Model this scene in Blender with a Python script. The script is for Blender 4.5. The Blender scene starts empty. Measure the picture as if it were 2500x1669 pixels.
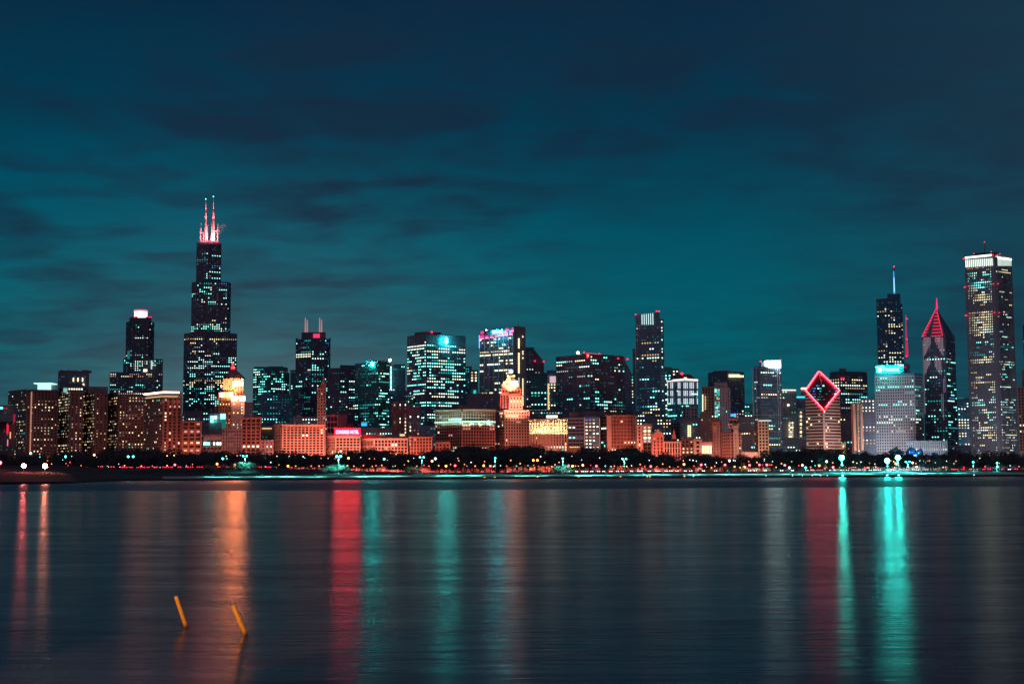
import bpy, math, random
from mathutils import Matrix, Vector
random.seed(7)
R = math.radians
scene = bpy.context.scene
COL = scene.collection

# ------------------------------------------------------------------ camera
W, H, F = 2500.0, 1669.0, 3472.0
CAM_Z = 4.0
PITCH = math.atan((1150.0 - 834.5) / F)
ROLL = 0.005
CM = Matrix.Rotation(math.pi / 2 + PITCH, 3, 'X') @ Matrix.Rotation(-ROLL, 3, 'Z')
cam_d = bpy.data.cameras.new('camera')
cam_d.sensor_width = 36.0
cam_d.lens = 36.0 * F / W
cam_d.clip_start = 0.5
cam_d.clip_end = 40000
cam = bpy.data.objects.new('camera', cam_d)
cam.matrix_world = Matrix.Translation((0, 0, CAM_Z)) @ CM.to_4x4()
COL.objects.link(cam)
scene.camera = cam

# ------------------------------------------------------------------ night sky
world = bpy.data.worlds.new('World')
scene.world = world
world.use_nodes = True
nt = world.node_tree
nt.nodes.clear()


def N(t, typ, **kw):
    n = t.nodes.new(typ)
    for k, v in kw.items():
        if k in ('inputs', 'ins'):
            for kk, vv in v.items():
                n.inputs[kk].default_value = vv
        else:
            setattr(n, k, v)
    return n


def math_node(t, op, a, b=None, clamp=False):
    n = t.nodes.new('ShaderNodeMath')
    n.operation = op
    n.use_clamp = clamp
    for i, v in enumerate((a, b)):
        if v is None:
            continue
        if isinstance(v, (int, float)):
            n.inputs[i].default_value = v
        else:
            t.links.new(v, n.inputs[i])
    return n.outputs[0]


def ramp(t, fac, stops, interp='LINEAR'):
    n = t.nodes.new('ShaderNodeValToRGB')
    n.color_ramp.interpolation = interp
    els = n.color_ramp.elements
    while len(els) < len(stops):
        els.new(0.5)
    for e, (p, c) in zip(els, stops):
        e.position = p
        e.color = (c[0], c[1], c[2], 1)
    t.links.new(fac, n.inputs[0])
    return n.outputs[0]


def mixc(t, fac, a, b, mode='MIX'):
    n = t.nodes.new('ShaderNodeMix')
    n.data_type = 'RGBA'
    n.blend_type = mode
    for s, v in ((n.inputs[0], fac), (n.inputs[6], a), (n.inputs[7], b)):
        if isinstance(v, (int, float)):
            s.default_value = v
        elif isinstance(v, tuple):
            s.default_value = (v[0], v[1], v[2], 1)
        else:
            t.links.new(v, s)
    return n.outputs[2]


def build_sky():
    t = nt
    tc = N(t, 'ShaderNodeTexCoord')
    sep = N(t, 'ShaderNodeSeparateXYZ')
    t.links.new(tc.outputs['Generated'], sep.inputs[0])
    x, y, z = sep.outputs
    zc = math_node(t, 'MAXIMUM', z, 0.0)
    # overcast layer seen in perspective: direction projected on a flat cloud deck
    den = math_node(t, 'ADD', zc, 0.11)
    u = math_node(t, 'DIVIDE', x, den)
    v = math_node(t, 'DIVIDE', y, den)
    cmb = N(t, 'ShaderNodeCombineXYZ')
    t.links.new(u, cmb.inputs[0])
    t.links.new(v, cmb.inputs[1])

    def noise(scale, loc, rot, sc, detail, dist=0.0, rough=0.5):
        mp = N(t, 'ShaderNodeMapping')
        mp.inputs['Location'].default_value = loc
        mp.inputs['Rotation'].default_value = (0, 0, rot)
        mp.inputs['Scale'].default_value = sc
        t.links.new(cmb.outputs[0], mp.inputs[0])
        n = N(t, 'ShaderNodeTexNoise')
        n.inputs['Scale'].default_value = scale
        n.inputs['Detail'].default_value = detail
        n.inputs['Roughness'].default_value = rough
        n.inputs['Distortion'].default_value = dist
        t.links.new(mp.outputs[0], n.inputs['Vector'])
        return n.outputs[0]
    big = noise(0.9, (3.1, 1.7, 0), 0.25, (0.8, 0.9, 1), 2.0, 0.5)
    mid = noise(5.4, (1.3, 5.2, 0), 0.12, (0.55, 0.85, 1), 4.0, 0.3, 0.45)
    fine = noise(12.0, (7.3, 2.2, 0), 0.35, (0.62, 0.55, 1), 3.0, 0.25, 0.45)
    elev = ramp(t, zc, [
        (0.000, (0.040, 0.110, 0.130)),
        (0.060, (0.003, 0.108, 0.138)),
        (0.120, (0.000, 0.100, 0.138)),
        (0.180, (0.000, 0.070, 0.112)),
        (0.240, (0.001, 0.038, 0.074)),
        (0.320, (0.008, 0.020, 0.048)),
        (0.420, (0.019, 0.018, 0.038)),
        (1.000, (0.030, 0.018, 0.034))])
    dark = mixc(t, 0.92, elev, (0.006, 0.024, 0.052))
    bright = mixc(t, 1.0, elev, (0.3, 1.16, 1.16), 'MULTIPLY')
    m1 = N(t, 'ShaderNodeMapRange', interpolation_type='SMOOTHSTEP')
    m1.inputs[1].default_value = 0.36
    m1.inputs[2].default_value = 0.62
    t.links.new(big, m1.inputs[0])
    m2 = N(t, 'ShaderNodeMapRange', interpolation_type='SMOOTHSTEP')
    m2.inputs[1].default_value = 0.38
    m2.inputs[2].default_value = 0.62
    t.links.new(mid, m2.inputs[0])
    f = math_node(t, 'ADD', math_node(t, 'MULTIPLY', m1.outputs[0], 0.42), math_node(t, 'MULTIPLY', m2.outputs[0], 0.36))
    f = math_node(t, 'ADD', f, math_node(t, 'MULTIPLY', math_node(t, 'SUBTRACT', fine, 0.36), 0.85))
    # less contrast close to the horizon
    cfade = ramp(t, zc, [(0.0, (.25,) * 3), (0.1, (.55,) * 3), (0.2, (1,) * 3), (1, (1,) * 3)])
    f2 = math_node(t, 'ADD', 0.60, math_node(t, 'MULTIPLY', math_node(t, 'SUBTRACT', f, 0.50), math_node(t, 'MULTIPLY', cfade, 1.5)), True)
    # an even, clearer stretch of cloud right of the middle
    azs = math_node(t, 'DIVIDE', x, math_node(t, 'MAXIMUM', y, 0.05))
    d1 = math_node(t, 'MULTIPLY', math_node(t, 'SUBTRACT', azs, 0.13), 7.0)
    d2 = math_node(t, 'MULTIPLY', math_node(t, 'SUBTRACT', zc, 0.15), 13.0)
    mk = math_node(t, 'POWER', 2.718, math_node(t, 'MULTIPLY', math_node(t, 'ADD', math_node(t, 'MULTIPLY', d1, d1), math_node(t, 'MULTIPLY', d2, d2)), -1.0))
    mk = math_node(t, 'MULTIPLY', mk, 0.85)
    f2 = math_node(t, 'ADD', math_node(t, 'MULTIPLY', f2, math_node(t, 'SUBTRACT', 1.0, mk)), math_node(t, 'MULTIPLY', mk, 0.80))
    col = mixc(t, f2, dark, bright)
    # paler city glow low in the sky over the left half of town
    az = math_node(t, 'DIVIDE', x, math_node(t, 'MAXIMUM', y, 0.05))
    da = math_node(t, 'MULTIPLY', math_node(t, 'ADD', az, 0.175), 6.6)
    g = math_node(t, 'POWER', 2.718, math_node(t, 'MULTIPLY', math_node(t, 'MULTIPLY', da, da), -1.0))
    e2 = math_node(t, 'POWER', 2.718, math_node(t, 'MULTIPLY', zc, -21.0))
    ff = math_node(t, 'GREATER_THAN', y, 0.0)
    gl = math_node(t, 'MULTIPLY', math_node(t, 'MULTIPLY', g, e2), ff)
    col = mixc(t, math_node(t, 'MULTIPLY', gl, 0.95, True), col, (0.24, 0.235, 0.225))
    # darker towards the far right
    rr = N(t, 'ShaderNodeMapRange', interpolation_type='SMOOTHSTEP')
    rr.inputs[1].default_value = 0.12
    rr.inputs[2].default_value = 0.42
    rr.inputs[3].default_value = 0.0
    rr.inputs[4].default_value = 0.75
    t.links.new(az, rr.inputs[0])
    col = mixc(t, math_node(t, 'MULTIPLY', rr.outputs[0], ff), col, (0.012, 0.036, 0.062))
    # the sky over the lake, away from town, is a plain dim violet
    back = N(t, 'ShaderNodeMapRange', interpolation_type='SMOOTHSTEP')
    back.inputs[1].default_value = 0.45
    back.inputs[2].default_value = -0.2
    t.links.new(y, back.inputs[0])
    col = mixc(t, back.outputs[0], col, (0.042, 0.036, 0.058))
    bg = N(t, 'ShaderNodeBackground')
    bg.inputs['Strength'].default_value = 1.0
    t.links.new(col, bg.inputs[0])
    out = N(t, 'ShaderNodeOutputWorld')
    t.links.new(bg.outputs[0], out.inputs[0])


build_sky()

# added weak fill light for the fronts, from over the lake
sun_d = bpy.data.lights.new('facade_fill', 'SUN')
sun_d.energy = 0.10
sun_d.angle = R(12)
sun_d.color = (0.95, 0.85, 1.0)
sun = bpy.data.objects.new('facade_fill', sun_d)
sun.rotation_euler = (R(52), 0, R(-28))
COL.objects.link(sun)

scene.view_settings.view_transform = 'Standard'
scene.view_settings.look = 'None'
scene.view_settings.exposure = 0.0
scene.view_settings.gamma = 1.0
scene.render.film_transparent = False
try:
    scene.cycles.use_denoising = True
    scene.cycles.max_bounces = 4
    scene.cycles.diffuse_bounces = 2
    scene.cycles.glossy_bounces = 3
    scene.cycles.volume_bounces = 1
    scene.cycles.sample_clamp_indirect = 8
    scene.cycles.use_light_tree = True
    scene.cycles.caustics_reflective = True
except Exception:
    pass


# ------------------------------------------------------------------ where a pixel lies at a given distance
def ray(px, py):
    return CM @ Vector(((px - W / 2) / F, -(py - H / 2) / F, -1.0))


def at(px, py, D):
    d = ray(px, py)
    return Vector((0, 0, CAM_Z)) + d * (D / d.y)


def on_z(px, py, z):
    d = ray(px, py)
    return Vector((0, 0, CAM_Z)) + d * ((z - CAM_Z) / d.z)


# ------------------------------------------------------------------ materials
MATS = {}


def pmat(name, base, rough=0.8, metal=0.0, var=0.25, scale=0.15, emis=None, es=0.0, spec=0.3):
    """principled material, colour broken up by noise"""
    if name in MATS:
        return MATS[name]
    m = bpy.data.materials.new(name)
    m.use_nodes = True
    t = m.node_tree
    b = t.nodes['Principled BSDF']
    b.inputs['Roughness'].default_value = rough
    b.inputs['Metallic'].default_value = metal
    b.inputs['Specular IOR Level'].default_value = spec
    if var:
        tc = N(t, 'ShaderNodeTexCoord')
        n = N(t, 'ShaderNodeTexNoise')
        n.inputs['Scale'].default_value = scale
        n.inputs['Detail'].default_value = 5
        t.links.new(tc.outputs['Object'], n.inputs['Vector'])
        lo = tuple(c * (1 - var) for c in base)
        hi = tuple(min(1, c * (1 + var)) for c in base)
        t.links.new(ramp(t, n.outputs[0], [(0.3, lo), (0.7, hi)]), b.inputs['Base Color'])
    else:
        b.inputs['Base Color'].default_value = (*base, 1)
    if emis:
        b.inputs['Emission Color'].default_value = (*emis, 1)
        b.inputs['Emission Strength'].default_value = es
    MATS[name] = m
    return m


def emat(name, col, s):
    if name in MATS:
        return MATS[name]
    m = bpy.data.materials.new(name)
    m.use_nodes = True
    b = m.node_tree.nodes['Principled BSDF']
    b.inputs['Base Color'].default_value = (0.05, 0.05, 0.05, 1)
    b.inputs['Emission Color'].default_value = (*col, 1)
    b.inputs['Emission Strength'].default_value = s
    MATS[name] = m
    return m


def facade(name, base, floor=3.9, bay=3.0, line=0.6, rough=0.6, mull=0.75, spec=0.4, dirt=0.25):
    """wall whose spandrels and piers show as faint lines, with weathering"""
    if name in MATS:
        return MATS[name]
    m = bpy.data.materials.new(name)
    m.use_nodes = True
    t = m.node_tree
    b = t.nodes['Principled BSDF']
    tc = N(t, 'ShaderNodeTexCoord')
    sep = N(t, 'ShaderNodeSeparateXYZ')
    t.links.new(tc.outputs['Object'], sep.inputs[0])
    fz = math_node(t, 'FRACT', math_node(t, 'DIVIDE', sep.outputs[2], floor))
    lz = math_node(t, 'GREATER_THAN', fz, 0.72)
    hx = math_node(t, 'ADD', sep.outputs[0], math_node(t, 'MULTIPLY', sep.outputs[1], 0.35))
    fx = math_node(t, 'FRACT', math_node(t, 'DIVIDE', hx, bay))
    lx = math_node(t, 'GREATER_THAN', fx, 0.8)
    n = N(t, 'ShaderNodeTexNoise')
    n.inputs['Scale'].default_value = 0.06
    n.inputs['Detail'].default_value = 6
    t.links.new(tc.outputs['Object'], n.inputs['Vector'])
    c0 = ramp(t, n.outputs[0], [(0.3, tuple(c * (1 - dirt) for c in base)), (0.7, tuple(c * (1 + dirt) for c in base))])
    c1 = mixc(t, math_node(t, 'MULTIPLY', lz, 1 - line), c0, tuple(c * 0.35 for c in base))
    c2 = mixc(t, math_node(t, 'MULTIPLY', lx, 1 - mull), c1, tuple(c * 0.35 for c in base))
    t.links.new(c2, b.inputs['Base Color'])
    b.inputs['Roughness'].default_value = rough
    b.inputs['Specular IOR Level'].default_value = spec
    MATS[name] = m
    return m


WALL = {
    'navy': facade('dark glass curtain wall', (0.13, 0.27, 0.42), 3.9, 3.0, 0.6, 0.45),
    'black': facade('black metal curtain wall', (0.15, 0.165, 0.25), 3.9, 4.5, 0.75, 0.5),
    'teal': facade('blue green glass wall', (0.09, 0.26, 0.29), 3.7, 2.6, 0.5, 0.4),
    'slate': facade('grey stone wall', (0.30, 0.30, 0.36), 3.7, 2.8, 0.75, 0.8),
    'brown': facade('dark brown brick wall', (0.25, 0.18, 0.19), 3.4, 3.1, 0.85, 0.85),
    'brick': pmat('red brown brick', (0.36, 0.22, 0.19), 0.85, var=0.2, scale=0.08),
    'stone': pmat('pale limestone', (0.46, 0.42, 0.38), 0.85, var=0.15, scale=0.1),
    'terra': pmat('cream terracotta', (0.55, 0.47, 0.38), 0.8, var=0.12, scale=0.1),
    'white': pmat('white granite', (0.60, 0.60, 0.62), 0.75, var=0.1, scale=0.1),
    'marble': pmat('white marble cladding', (0.42, 0.42, 0.50), 0.7, var=0.1, scale=0.05),
    'roof': pmat('dark roofing', (0.11, 0.10, 0.13), 0.9, var=0.3),
    'glass': pmat('dark window glass', (0.03, 0.035, 0.05), 0.25, var=0, spec=0.5),
    'steel': pmat('painted steel', (0.55, 0.52, 0.54), 0.5, var=0.1),
    'darksteel': pmat('dark steel', (0.10, 0.10, 0.12), 0.5, var=0.1),
    'bronze': pmat('bronze plate', (0.16, 0.13, 0.12), 0.5, var=0.2),
}

# lights of the town: colour, strength
EM = {
    'tw': ((0.20, 1.0, 0.85), 3.2), 'tm': ((0.03, 0.75, 0.66), 0.9), 'td': ((0.01, 0.36, 0.36), 0.42),
    'ww': ((0.72, 1.0, 0.84), 2.6), 'wm': ((0.80, 0.92, 0.88), 0.75),
    'cw': ((1.0, 0.82, 0.46), 2.3), 'cm': ((1.0, 0.66, 0.30), 0.95), 'cd': ((0.75, 0.42, 0.24), 0.38),
    'oo': ((1.0, 0.42, 0.15), 1.6), 'bb': ((0.02, 0.25, 1.0), 1.3), 'gd': ((0.35, 0.40, 0.48), 0.25),
    'rr': ((1.0, 0.02, 0.10), 2.0), 'pk': ((1.0, 0.50, 0.45), 0.9),
}
PAL = {
    'teal': (('tw', 30), ('tm', 36), ('td', 28), ('ww', 4), ('bb', 2)),
    'tealw': (('tw', 50), ('ww', 22), ('tm', 24), ('cw', 4)),
    'office': (('tw', 22), ('ww', 22), ('tm', 20), ('cw', 14), ('wm', 10), ('td', 12)),
    'cream': (('cw', 45), ('ww', 22), ('cm', 25), ('wm', 8)),
    'warm': (('cw', 40), ('cm', 26), ('wm', 12), ('cd', 14), ('oo', 5), ('tm', 3)),
    'hotel': (('cm', 30), ('cw', 18), ('wm', 18), ('cd', 24), ('gd', 6), ('tm', 4)),
    'dim': (('gd', 40), ('td', 30), ('cd', 20), ('wm', 10)),
    'blue': (('bb', 70), ('tm', 30)),
    'bright': (('ww', 70), ('cw', 30)),
    'purp': (('pk', 60), ('wm', 40)),
    'pink': (('oo', 30), ('pk', 40), ('cw', 30)),
}
for k, (c, s) in EM.items():
    emat('window light ' + {'tw': 'pale teal', 'tm': 'teal', 'td': 'dim teal', 'ww': 'white', 'wm': 'soft white', 'cw': 'cream', 'cm': 'amber',
         'cd': 'dim amber', 'oo': 'orange', 'bb': 'blue', 'gd': 'dim grey', 'rr': 'red', 'pk': 'rose'}[k], c, s)
EMM = dict(zip(EM.keys(), [m for n, m in MATS.items() if n.startswith('window light')]))


def pick(pal):
    tot = sum(w for _, w in PAL[pal])
    r = random.random() * tot
    for k, w in PAL[pal]:
        r -= w
        if r <= 0:
            return k
    return PAL[pal][0][0]


# ------------------------------------------------------------------ mesh helpers
class MB:
    def __init__(s):
        s.v, s.f, s.m, s.mats = [], [], [], []

    def mi(s, mat):
        if mat not in s.mats:
            s.mats.append(mat)
        return s.mats.index(mat)

    def add(s, vs, fs, mat):
        o = len(s.v)
        s.v.extend(tuple(v) for v in vs)
        i = s.mi(mat)
        for f in fs:
            s.f.append(tuple(o + k for k in f))
            s.m.append(i)

    def hexa(s, c, mat):
        """8 corners: 4 bottom, 4 top"""
        s.add(c, [(0, 3, 2, 1), (4, 5, 6, 7), (0, 1, 5, 4), (1, 2, 6, 5), (2, 3, 7, 6), (3, 0, 4, 7)], mat)

    def box(s, x0, x1, y0, y1, z0, z1, mat):
        s.hexa([(x0, y0, z0), (x1, y0, z0), (x1, y1, z0), (x0, y1, z0), (x0, y0, z1), (x1, y0, z1), (x1, y1, z1), (x0, y1, z1)], mat)

    def prism(s, poly, z0, z1, mat, tops=None):
        n = len(poly)
        zt = tops or [z1] * n
        vs = [(p[0], p[1], z0) for p in poly] + [(p[0], p[1], zt[i]) for i, p in enumerate(poly)]
        fs = [tuple(range(n - 1, -1, -1)), tuple(range(n, 2 * n))]
        for i in range(n):
            j = (i + 1) % n
            fs.append((i, j, n + j, n + i))
        s.add(vs, fs, mat)

    def tube(s, a, b, ra, rb, mat, n=8):
        a, b = Vector(a), Vector(b)
        d = (b - a).normalized()
        up = Vector((0, 0, 1)) if abs(d.z) < 0.9 else Vector((1, 0, 0))
        u = d.cross(up).normalized()
        w = d.cross(u)
        vs = []
        for p, r in ((a, ra), (b, rb)):
            for k in range(n):
                an = 2 * math.pi * k / n
                vs.append(p + u * (r * math.cos(an)) + w * (r * math.sin(an)))
        fs = [(k, (k + 1) % n, n + (k + 1) % n, n + k) for k in range(n)]
        fs += [tuple(range(n - 1, -1, -1)), tuple(range(n, 2 * n))]
        s.add(vs, fs, mat)

    def ball(s, c, r, mat, nu=10, nv=6, sz=1.0):
        c = Vector(c)
        vs = [c + Vector((0, 0, -r * sz))]
        for j in range(1, nv):
            ph = -math.pi / 2 + math.pi * j / nv
            for i in range(nu):
                th = 2 * math.pi * i / nu
                vs.append(c + Vector((r * math.cos(ph) * math.cos(th), r * math.cos(ph) * math.sin(th), r * sz * math.sin(ph))))
        vs.append(c + Vector((0, 0, r * sz)))
        fs = []
        L = len(vs) - 1
        for i in range(nu):
            j = (i + 1) % nu
            fs.append((0, 1 + j, 1 + i))
            for k in range(nv - 2):
                a = 1 + k * nu
                fs.append((a + i, a + j, a + nu + j, a + nu + i))
            a = 1 + (nv - 2) * nu
            fs.append((a + i, a + j, L))
        s.add(vs, fs, mat)

    def build(s, name, parent=None, origin=(0, 0, 0), smooth=False):
        me = bpy.data.meshes.new(name)
        o = Vector(origin)
        me.from_pydata([(v[0] - o.x, v[1] - o.y, v[2] - o.z) for v in s.v], [], s.f)
        for m in s.mats:
            me.materials.append(m)
        me.polygons.foreach_set('material_index', s.m)
        if smooth:
            me.polygons.foreach_set('use_smooth', [True] * len(me.polygons))
        me.update()
        ob = bpy.data.objects.new(name, me)
        COL.objects.link(ob)
        if parent:
            ob.parent = parent
        else:
            ob.location = o
        return ob


def tag(o, label=None, cat=None, group=None, kind=None):
    for k, v in (('label', label), ('category', cat), ('group', group), ('kind', kind)):
        if v:
            o[k] = v
    return o


def empty(name, loc, label=None, cat=None, group=None):
    o = bpy.data.objects.new(name, None)
    o.empty_display_size = 1
    o.location = loc
    COL.objects.link(o)
    return tag(o, label, cat, group)
# ------------------------------------------------------------------ the ground, water and roads
def smooth(a, b, x):
    t = max(0.0, min(1.0, (x - a) / (b - a)))
    return t * t * (3 - 2 * t)


def shore(t):
    """distance of the water's edge along azimuth t = x / y"""
    return 760 - 215 * smooth(-0.262, -0.325, t) + 6 * math.sin(t * 37) + 3 * math.sin(t * 91 + 1)


def land(t, y):
    s = y - shore(t)
    if s < 0:
        return -4.0
    h = 0.9 + 1.1 * smooth(0, 72, s) + 1.0 * smooth(95, 135, s)
    h += 3.9 * smooth(-0.03, -0.20, t) * smooth(70, 135, s) * (1 - smooth(230, 330, s))
    h += 2.6 * smooth(-0.262, -0.33, t) * smooth(10, 60, s) * (1 - smooth(70, 140, s) * 0.6)
    return h


G_MAT = pmat('frozen grass', (0.055, 0.052, 0.062), 0.95, var=0.4, scale=0.05)
PROM = pmat('snow dusted paving', (0.42, 0.44, 0.45), 0.7, var=0.35, scale=0.12)
WALLM = pmat('sea wall concrete', (0.05, 0.05, 0.06), 0.8, var=0.4, scale=0.3)
ASPH = pmat('asphalt', (0.05, 0.05, 0.052), 0.8, var=0.2, scale=0.3)


def strip_mesh(name, mat, s0, s1, dz, t0=-0.44, t1=0.44, nt_=160, thick=0.0, edge=None):
    mb = MB()
    vs = []
    n = nt_ + 1
    for i in range(n):
        t = t0 + (t1 - t0) * i / nt_
        for s in (s0, s1):
            y = shore(t) + s
            vs.append((t * y, y, land(t, y + 0.01) + dz))
    fs = [(2 * i, 2 * i + 2, 2 * i + 3, 2 * i + 1) for i in range(nt_)]
    mb.add(vs, fs, mat)
    if edge:
        e = []
        for i in range(n):
            t = t0 + (t1 - t0) * i / nt_
            y = shore(t) + s0
            z = land(t, y + 0.01) + dz
            e += [(t * y, y, z), (t * y, y - 0.002, z - edge)]
        mb.add(e, [(2 * i + 1, 2 * i + 3, 2 * i + 2, 2 * i) for i in range(nt_)], mat)
    return tag(mb.build(name), kind='structure')


def build_ground():
    mb = MB()
    ts = [-1.6, -1.0, -0.7, -0.5] + [-0.44 + 0.88 * i / 160 for i in range(161)] + [0.5, 0.7, 1.0, 1.6]
    ss = [0, 6, 20, 40, 60, 75, 90, 100, 110, 120, 135, 150, 175, 200, 230, 260, 300, 340, 500, 900, 1600, 3000, 7000, 14000]
    vs = []
    for t in ts:
        for s in ss:
            y = shore(t) + s
            vs.append((t * y, y, land(t, y + 0.01)))
    k = len(ss)
    fs = []
    for i in range(len(ts) - 1):
        for j in range(k - 1):
            a = i * k + j
            fs.append((a, a + k, a + k + 1, a + 1))
    mb.add(vs, fs, G_MAT)
    tag(mb.build('ground', smooth=True), kind='structure')
    # stepped sea wall down into the water
    w = MB()
    for (s0, s1, z0, z1) in ((-2.5, 0.4, -3, 0.55), (-0.4, 1.4, 0.5, 0.95)):
        n = 160
        c = []
        for i in range(n + 1):
            t = -0.44 + 0.88 * i / n
            y = shore(t)
            c.append([((y + s) * t, y + s, z) for s, z in ((s0, z0), (s0, z1), (s1, z1), (s1, z0))])
        vs = [p for q in c for p in q]
        fs = []
        for i in range(n):
            a = i * 4
            fs += [(a, a + 4, a + 5, a + 1), (a + 1, a + 5, a + 6, a + 2), (a + 2, a + 6, a + 7, a + 3)]
        w.add(vs, fs, WALLM)
    tag(w.build('shore_embankment'), kind='structure')
    pm = MB()
    pts_t = [-0.245 + 0.685 * i / 120 for i in range(121)]
    pts_s = [3, 12, 22, 32, 42, 52, 62, 72]
    pm.add([(t * (shore(t) + s), shore(t) + s, land(t, shore(t) + s) + 0.06) for t in pts_t for s in pts_s],
           [(i * 8 + j, (i + 1) * 8 + j, (i + 1) * 8 + j + 1, i * 8 + j + 1) for i in range(120) for j in range(7)], PROM)
    tag(pm.build('lakeside_path', smooth=True), kind='structure')
    strip_mesh('road', ASPH, 136.5, 168.0, 0.02)
    for s in (144, 152, 160):
        strip_mesh('road_marking', pmat('road paint', (0.7, 0.7, 0.66), 0.7, var=0.1), s, s + 0.25, 0.026)
    strip_mesh('pavement', pmat('pavement concrete', (0.3, 0.3, 0.3), 0.85, var=0.15), 168.0, 172.0, 0.14, edge=0.13)


build_ground()


def build_water():
    m = bpy.data.materials.new('lake water')
    m.use_nodes = True
    t = m.node_tree
    t.nodes.clear()
    out = N(t, 'ShaderNodeOutputMaterial')
    dif = N(t, 'ShaderNodeBsdfDiffuse')
    dif.inputs['Color'].default_value = (0.11, 0.062, 0.10, 1)
    glo = N(t, 'ShaderNodeBsdfAnisotropic')
    glo.inputs['Color'].default_value = (0.92, 0.92, 0.95, 1)
    glo.distribution = 'BECKMANN'
    glo.inputs['Anisotropy'].default_value = 0.0
    fre = N(t, 'ShaderNodeFresnel')
    fre.inputs['IOR'].default_value = 1.33
    mx = N(t, 'ShaderNodeMixShader')
    t.links.new(dif.outputs[0], mx.inputs[1])
    t.links.new(glo.outputs[0], mx.inputs[2])
    t.links.new(mx.outputs[0], out.inputs['Surface'])
    b = glo
    geo = N(t, 'ShaderNodeNewGeometry')
    sep = N(t, 'ShaderNodeSeparateXYZ')
    t.links.new(geo.outputs['Position'], sep.inputs[0])
    # wind-ruffled water in the lee of the sea wall
    wob = N(t, 'ShaderNodeTexNoise')
    wob.inputs['Scale'].default_value = 0.006
    t.links.new(geo.outputs['Position'], wob.inputs['Vector'])
    yy = math_node(t, 'ADD', sep.outputs[1], math_node(t, 'MULTIPLY', wob.outputs[0], 60))
    mr = N(t, 'ShaderNodeMapRange', interpolation_type='SMOOTHSTEP')
    mr.inputs[1].default_value = 338
    mr.inputs[2].default_value = 366
    mr.inputs[3].default_value = 0.0
    mr.inputs[4].default_value = 1.0
    t.links.new(yy, mr.inputs[0])
    far = N(t, 'ShaderNodeMapRange', interpolation_type='SMOOTHSTEP')
    far.inputs[1].default_value = 620
    far.inputs[2].default_value = 480
    far.inputs[3].default_value = 0.45
    far.inputs[4].default_value = 1.0
    t.links.new(yy, far.inputs[0])
    rf = math_node(t, 'MULTIPLY', mr.outputs[0], far.outputs[0])
    # patches of smoother and rougher water
    pt = N(t, 'ShaderNodeMapping')
    pt.inputs['Scale'].default_value = (0.012, 0.09, 1)
    t.links.new(geo.outputs['Position'], pt.inputs[0])
    pn = N(t, 'ShaderNodeTexNoise')
    pn.inputs['Scale'].default_value = 1.0
    pn.inputs['Detail'].default_value = 4
    t.links.new(pt.outputs[0], pn.inputs['Vector'])
    base_r = math_node(t, 'ADD', 0.175, math_node(t, 'MULTIPLY', pn.outputs[0], 0.08))
    rough = math_node(t, 'ADD', base_r, math_node(t, 'MULTIPLY', rf, 0.13))
    t.links.new(rough, b.inputs['Roughness'])
    # streaks of slick and rippled water lying across the view
    def band(sx, sy, det):
        q = N(t, 'ShaderNodeMapping')
        q.inputs['Scale'].default_value = (sx, sy, 1)
        t.links.new(geo.outputs['Position'], q.inputs[0])
        r = N(t, 'ShaderNodeTexNoise')
        r.inputs['Scale'].default_value = 1.0
        r.inputs['Detail'].default_value = det
        r.inputs['Roughness'].default_value = 0.62
        t.links.new(q.outputs[0], r.inputs['Vector'])
        return r.outputs[0]
    slick = math_node(t, 'ADD', math_node(t, 'MULTIPLY', math_node(t, 'SUBTRACT', band(0.07, 0.32, 5), 0.5), 1.4),
                      math_node(t, 'MULTIPLY', math_node(t, 'SUBTRACT', band(0.45, 2.4, 4), 0.5), 1.3))
    slick = math_node(t, 'MAXIMUM', math_node(t, 'ADD', slick, 1.0), 0.25)
    slick = math_node(t, 'MULTIPLY', slick, math_node(t, 'SUBTRACT', 1.0, math_node(t, 'MULTIPLY', rf, 0.45)))
    t.links.new(math_node(t, 'MULTIPLY', math_node(t, 'MULTIPLY', fre.outputs[0], 0.50), slick, True), mx.inputs[0])
    # small lake ripples, crests lying across the wind
    mp = N(t, 'ShaderNodeMapping')
    mp.inputs['Scale'].default_value = (0.25, 1.1, 1)
    mp.inputs['Rotation'].default_value = (0, 0, 0.03)
    t.links.new(geo.outputs['Position'], mp.inputs[0])
    n1 = N(t, 'ShaderNodeTexNoise')
    n1.inputs['Scale'].default_value = 1.0
    n1.inputs['Detail'].default_value = 5
    n1.inputs['Roughness'].default_value = 0.55
    t.links.new(mp.outputs[0], n1.inputs['Vector'])
    bp = N(t, 'ShaderNodeBump')
    bp.inputs['Strength'].default_value = 0.14
    bp.inputs['Distance'].default_value = 0.10
    t.links.new(n1.outputs[0], bp.inputs['Height'])
    for q in (glo, dif, fre):
        t.links.new(bp.outputs[0], q.inputs['Normal'])
    mb = MB()
    xs = [-6000, -900, -400, -200, -60, 0, 60, 200, 400, 900, 6000]
    ys = [-300, 0, 30, 80, 200, 400, 600, 900]
    vs = [(x, y, 0) for x in xs for y in ys]
    k = len(ys)
    fs = [(i * k + j, (i + 1) * k + j, (i + 1) * k + j + 1, i * k + j + 1) for i in range(len(xs) - 1) for j in range(k - 1)]
    mb.add(vs, fs, m)
    tag(mb.build('water'), kind='structure')


build_water()


# ------------------------------------------------------------------ buildings
GZ = 2.4       # ground level the buildings stand in
MAX_PARTS = 100


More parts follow.
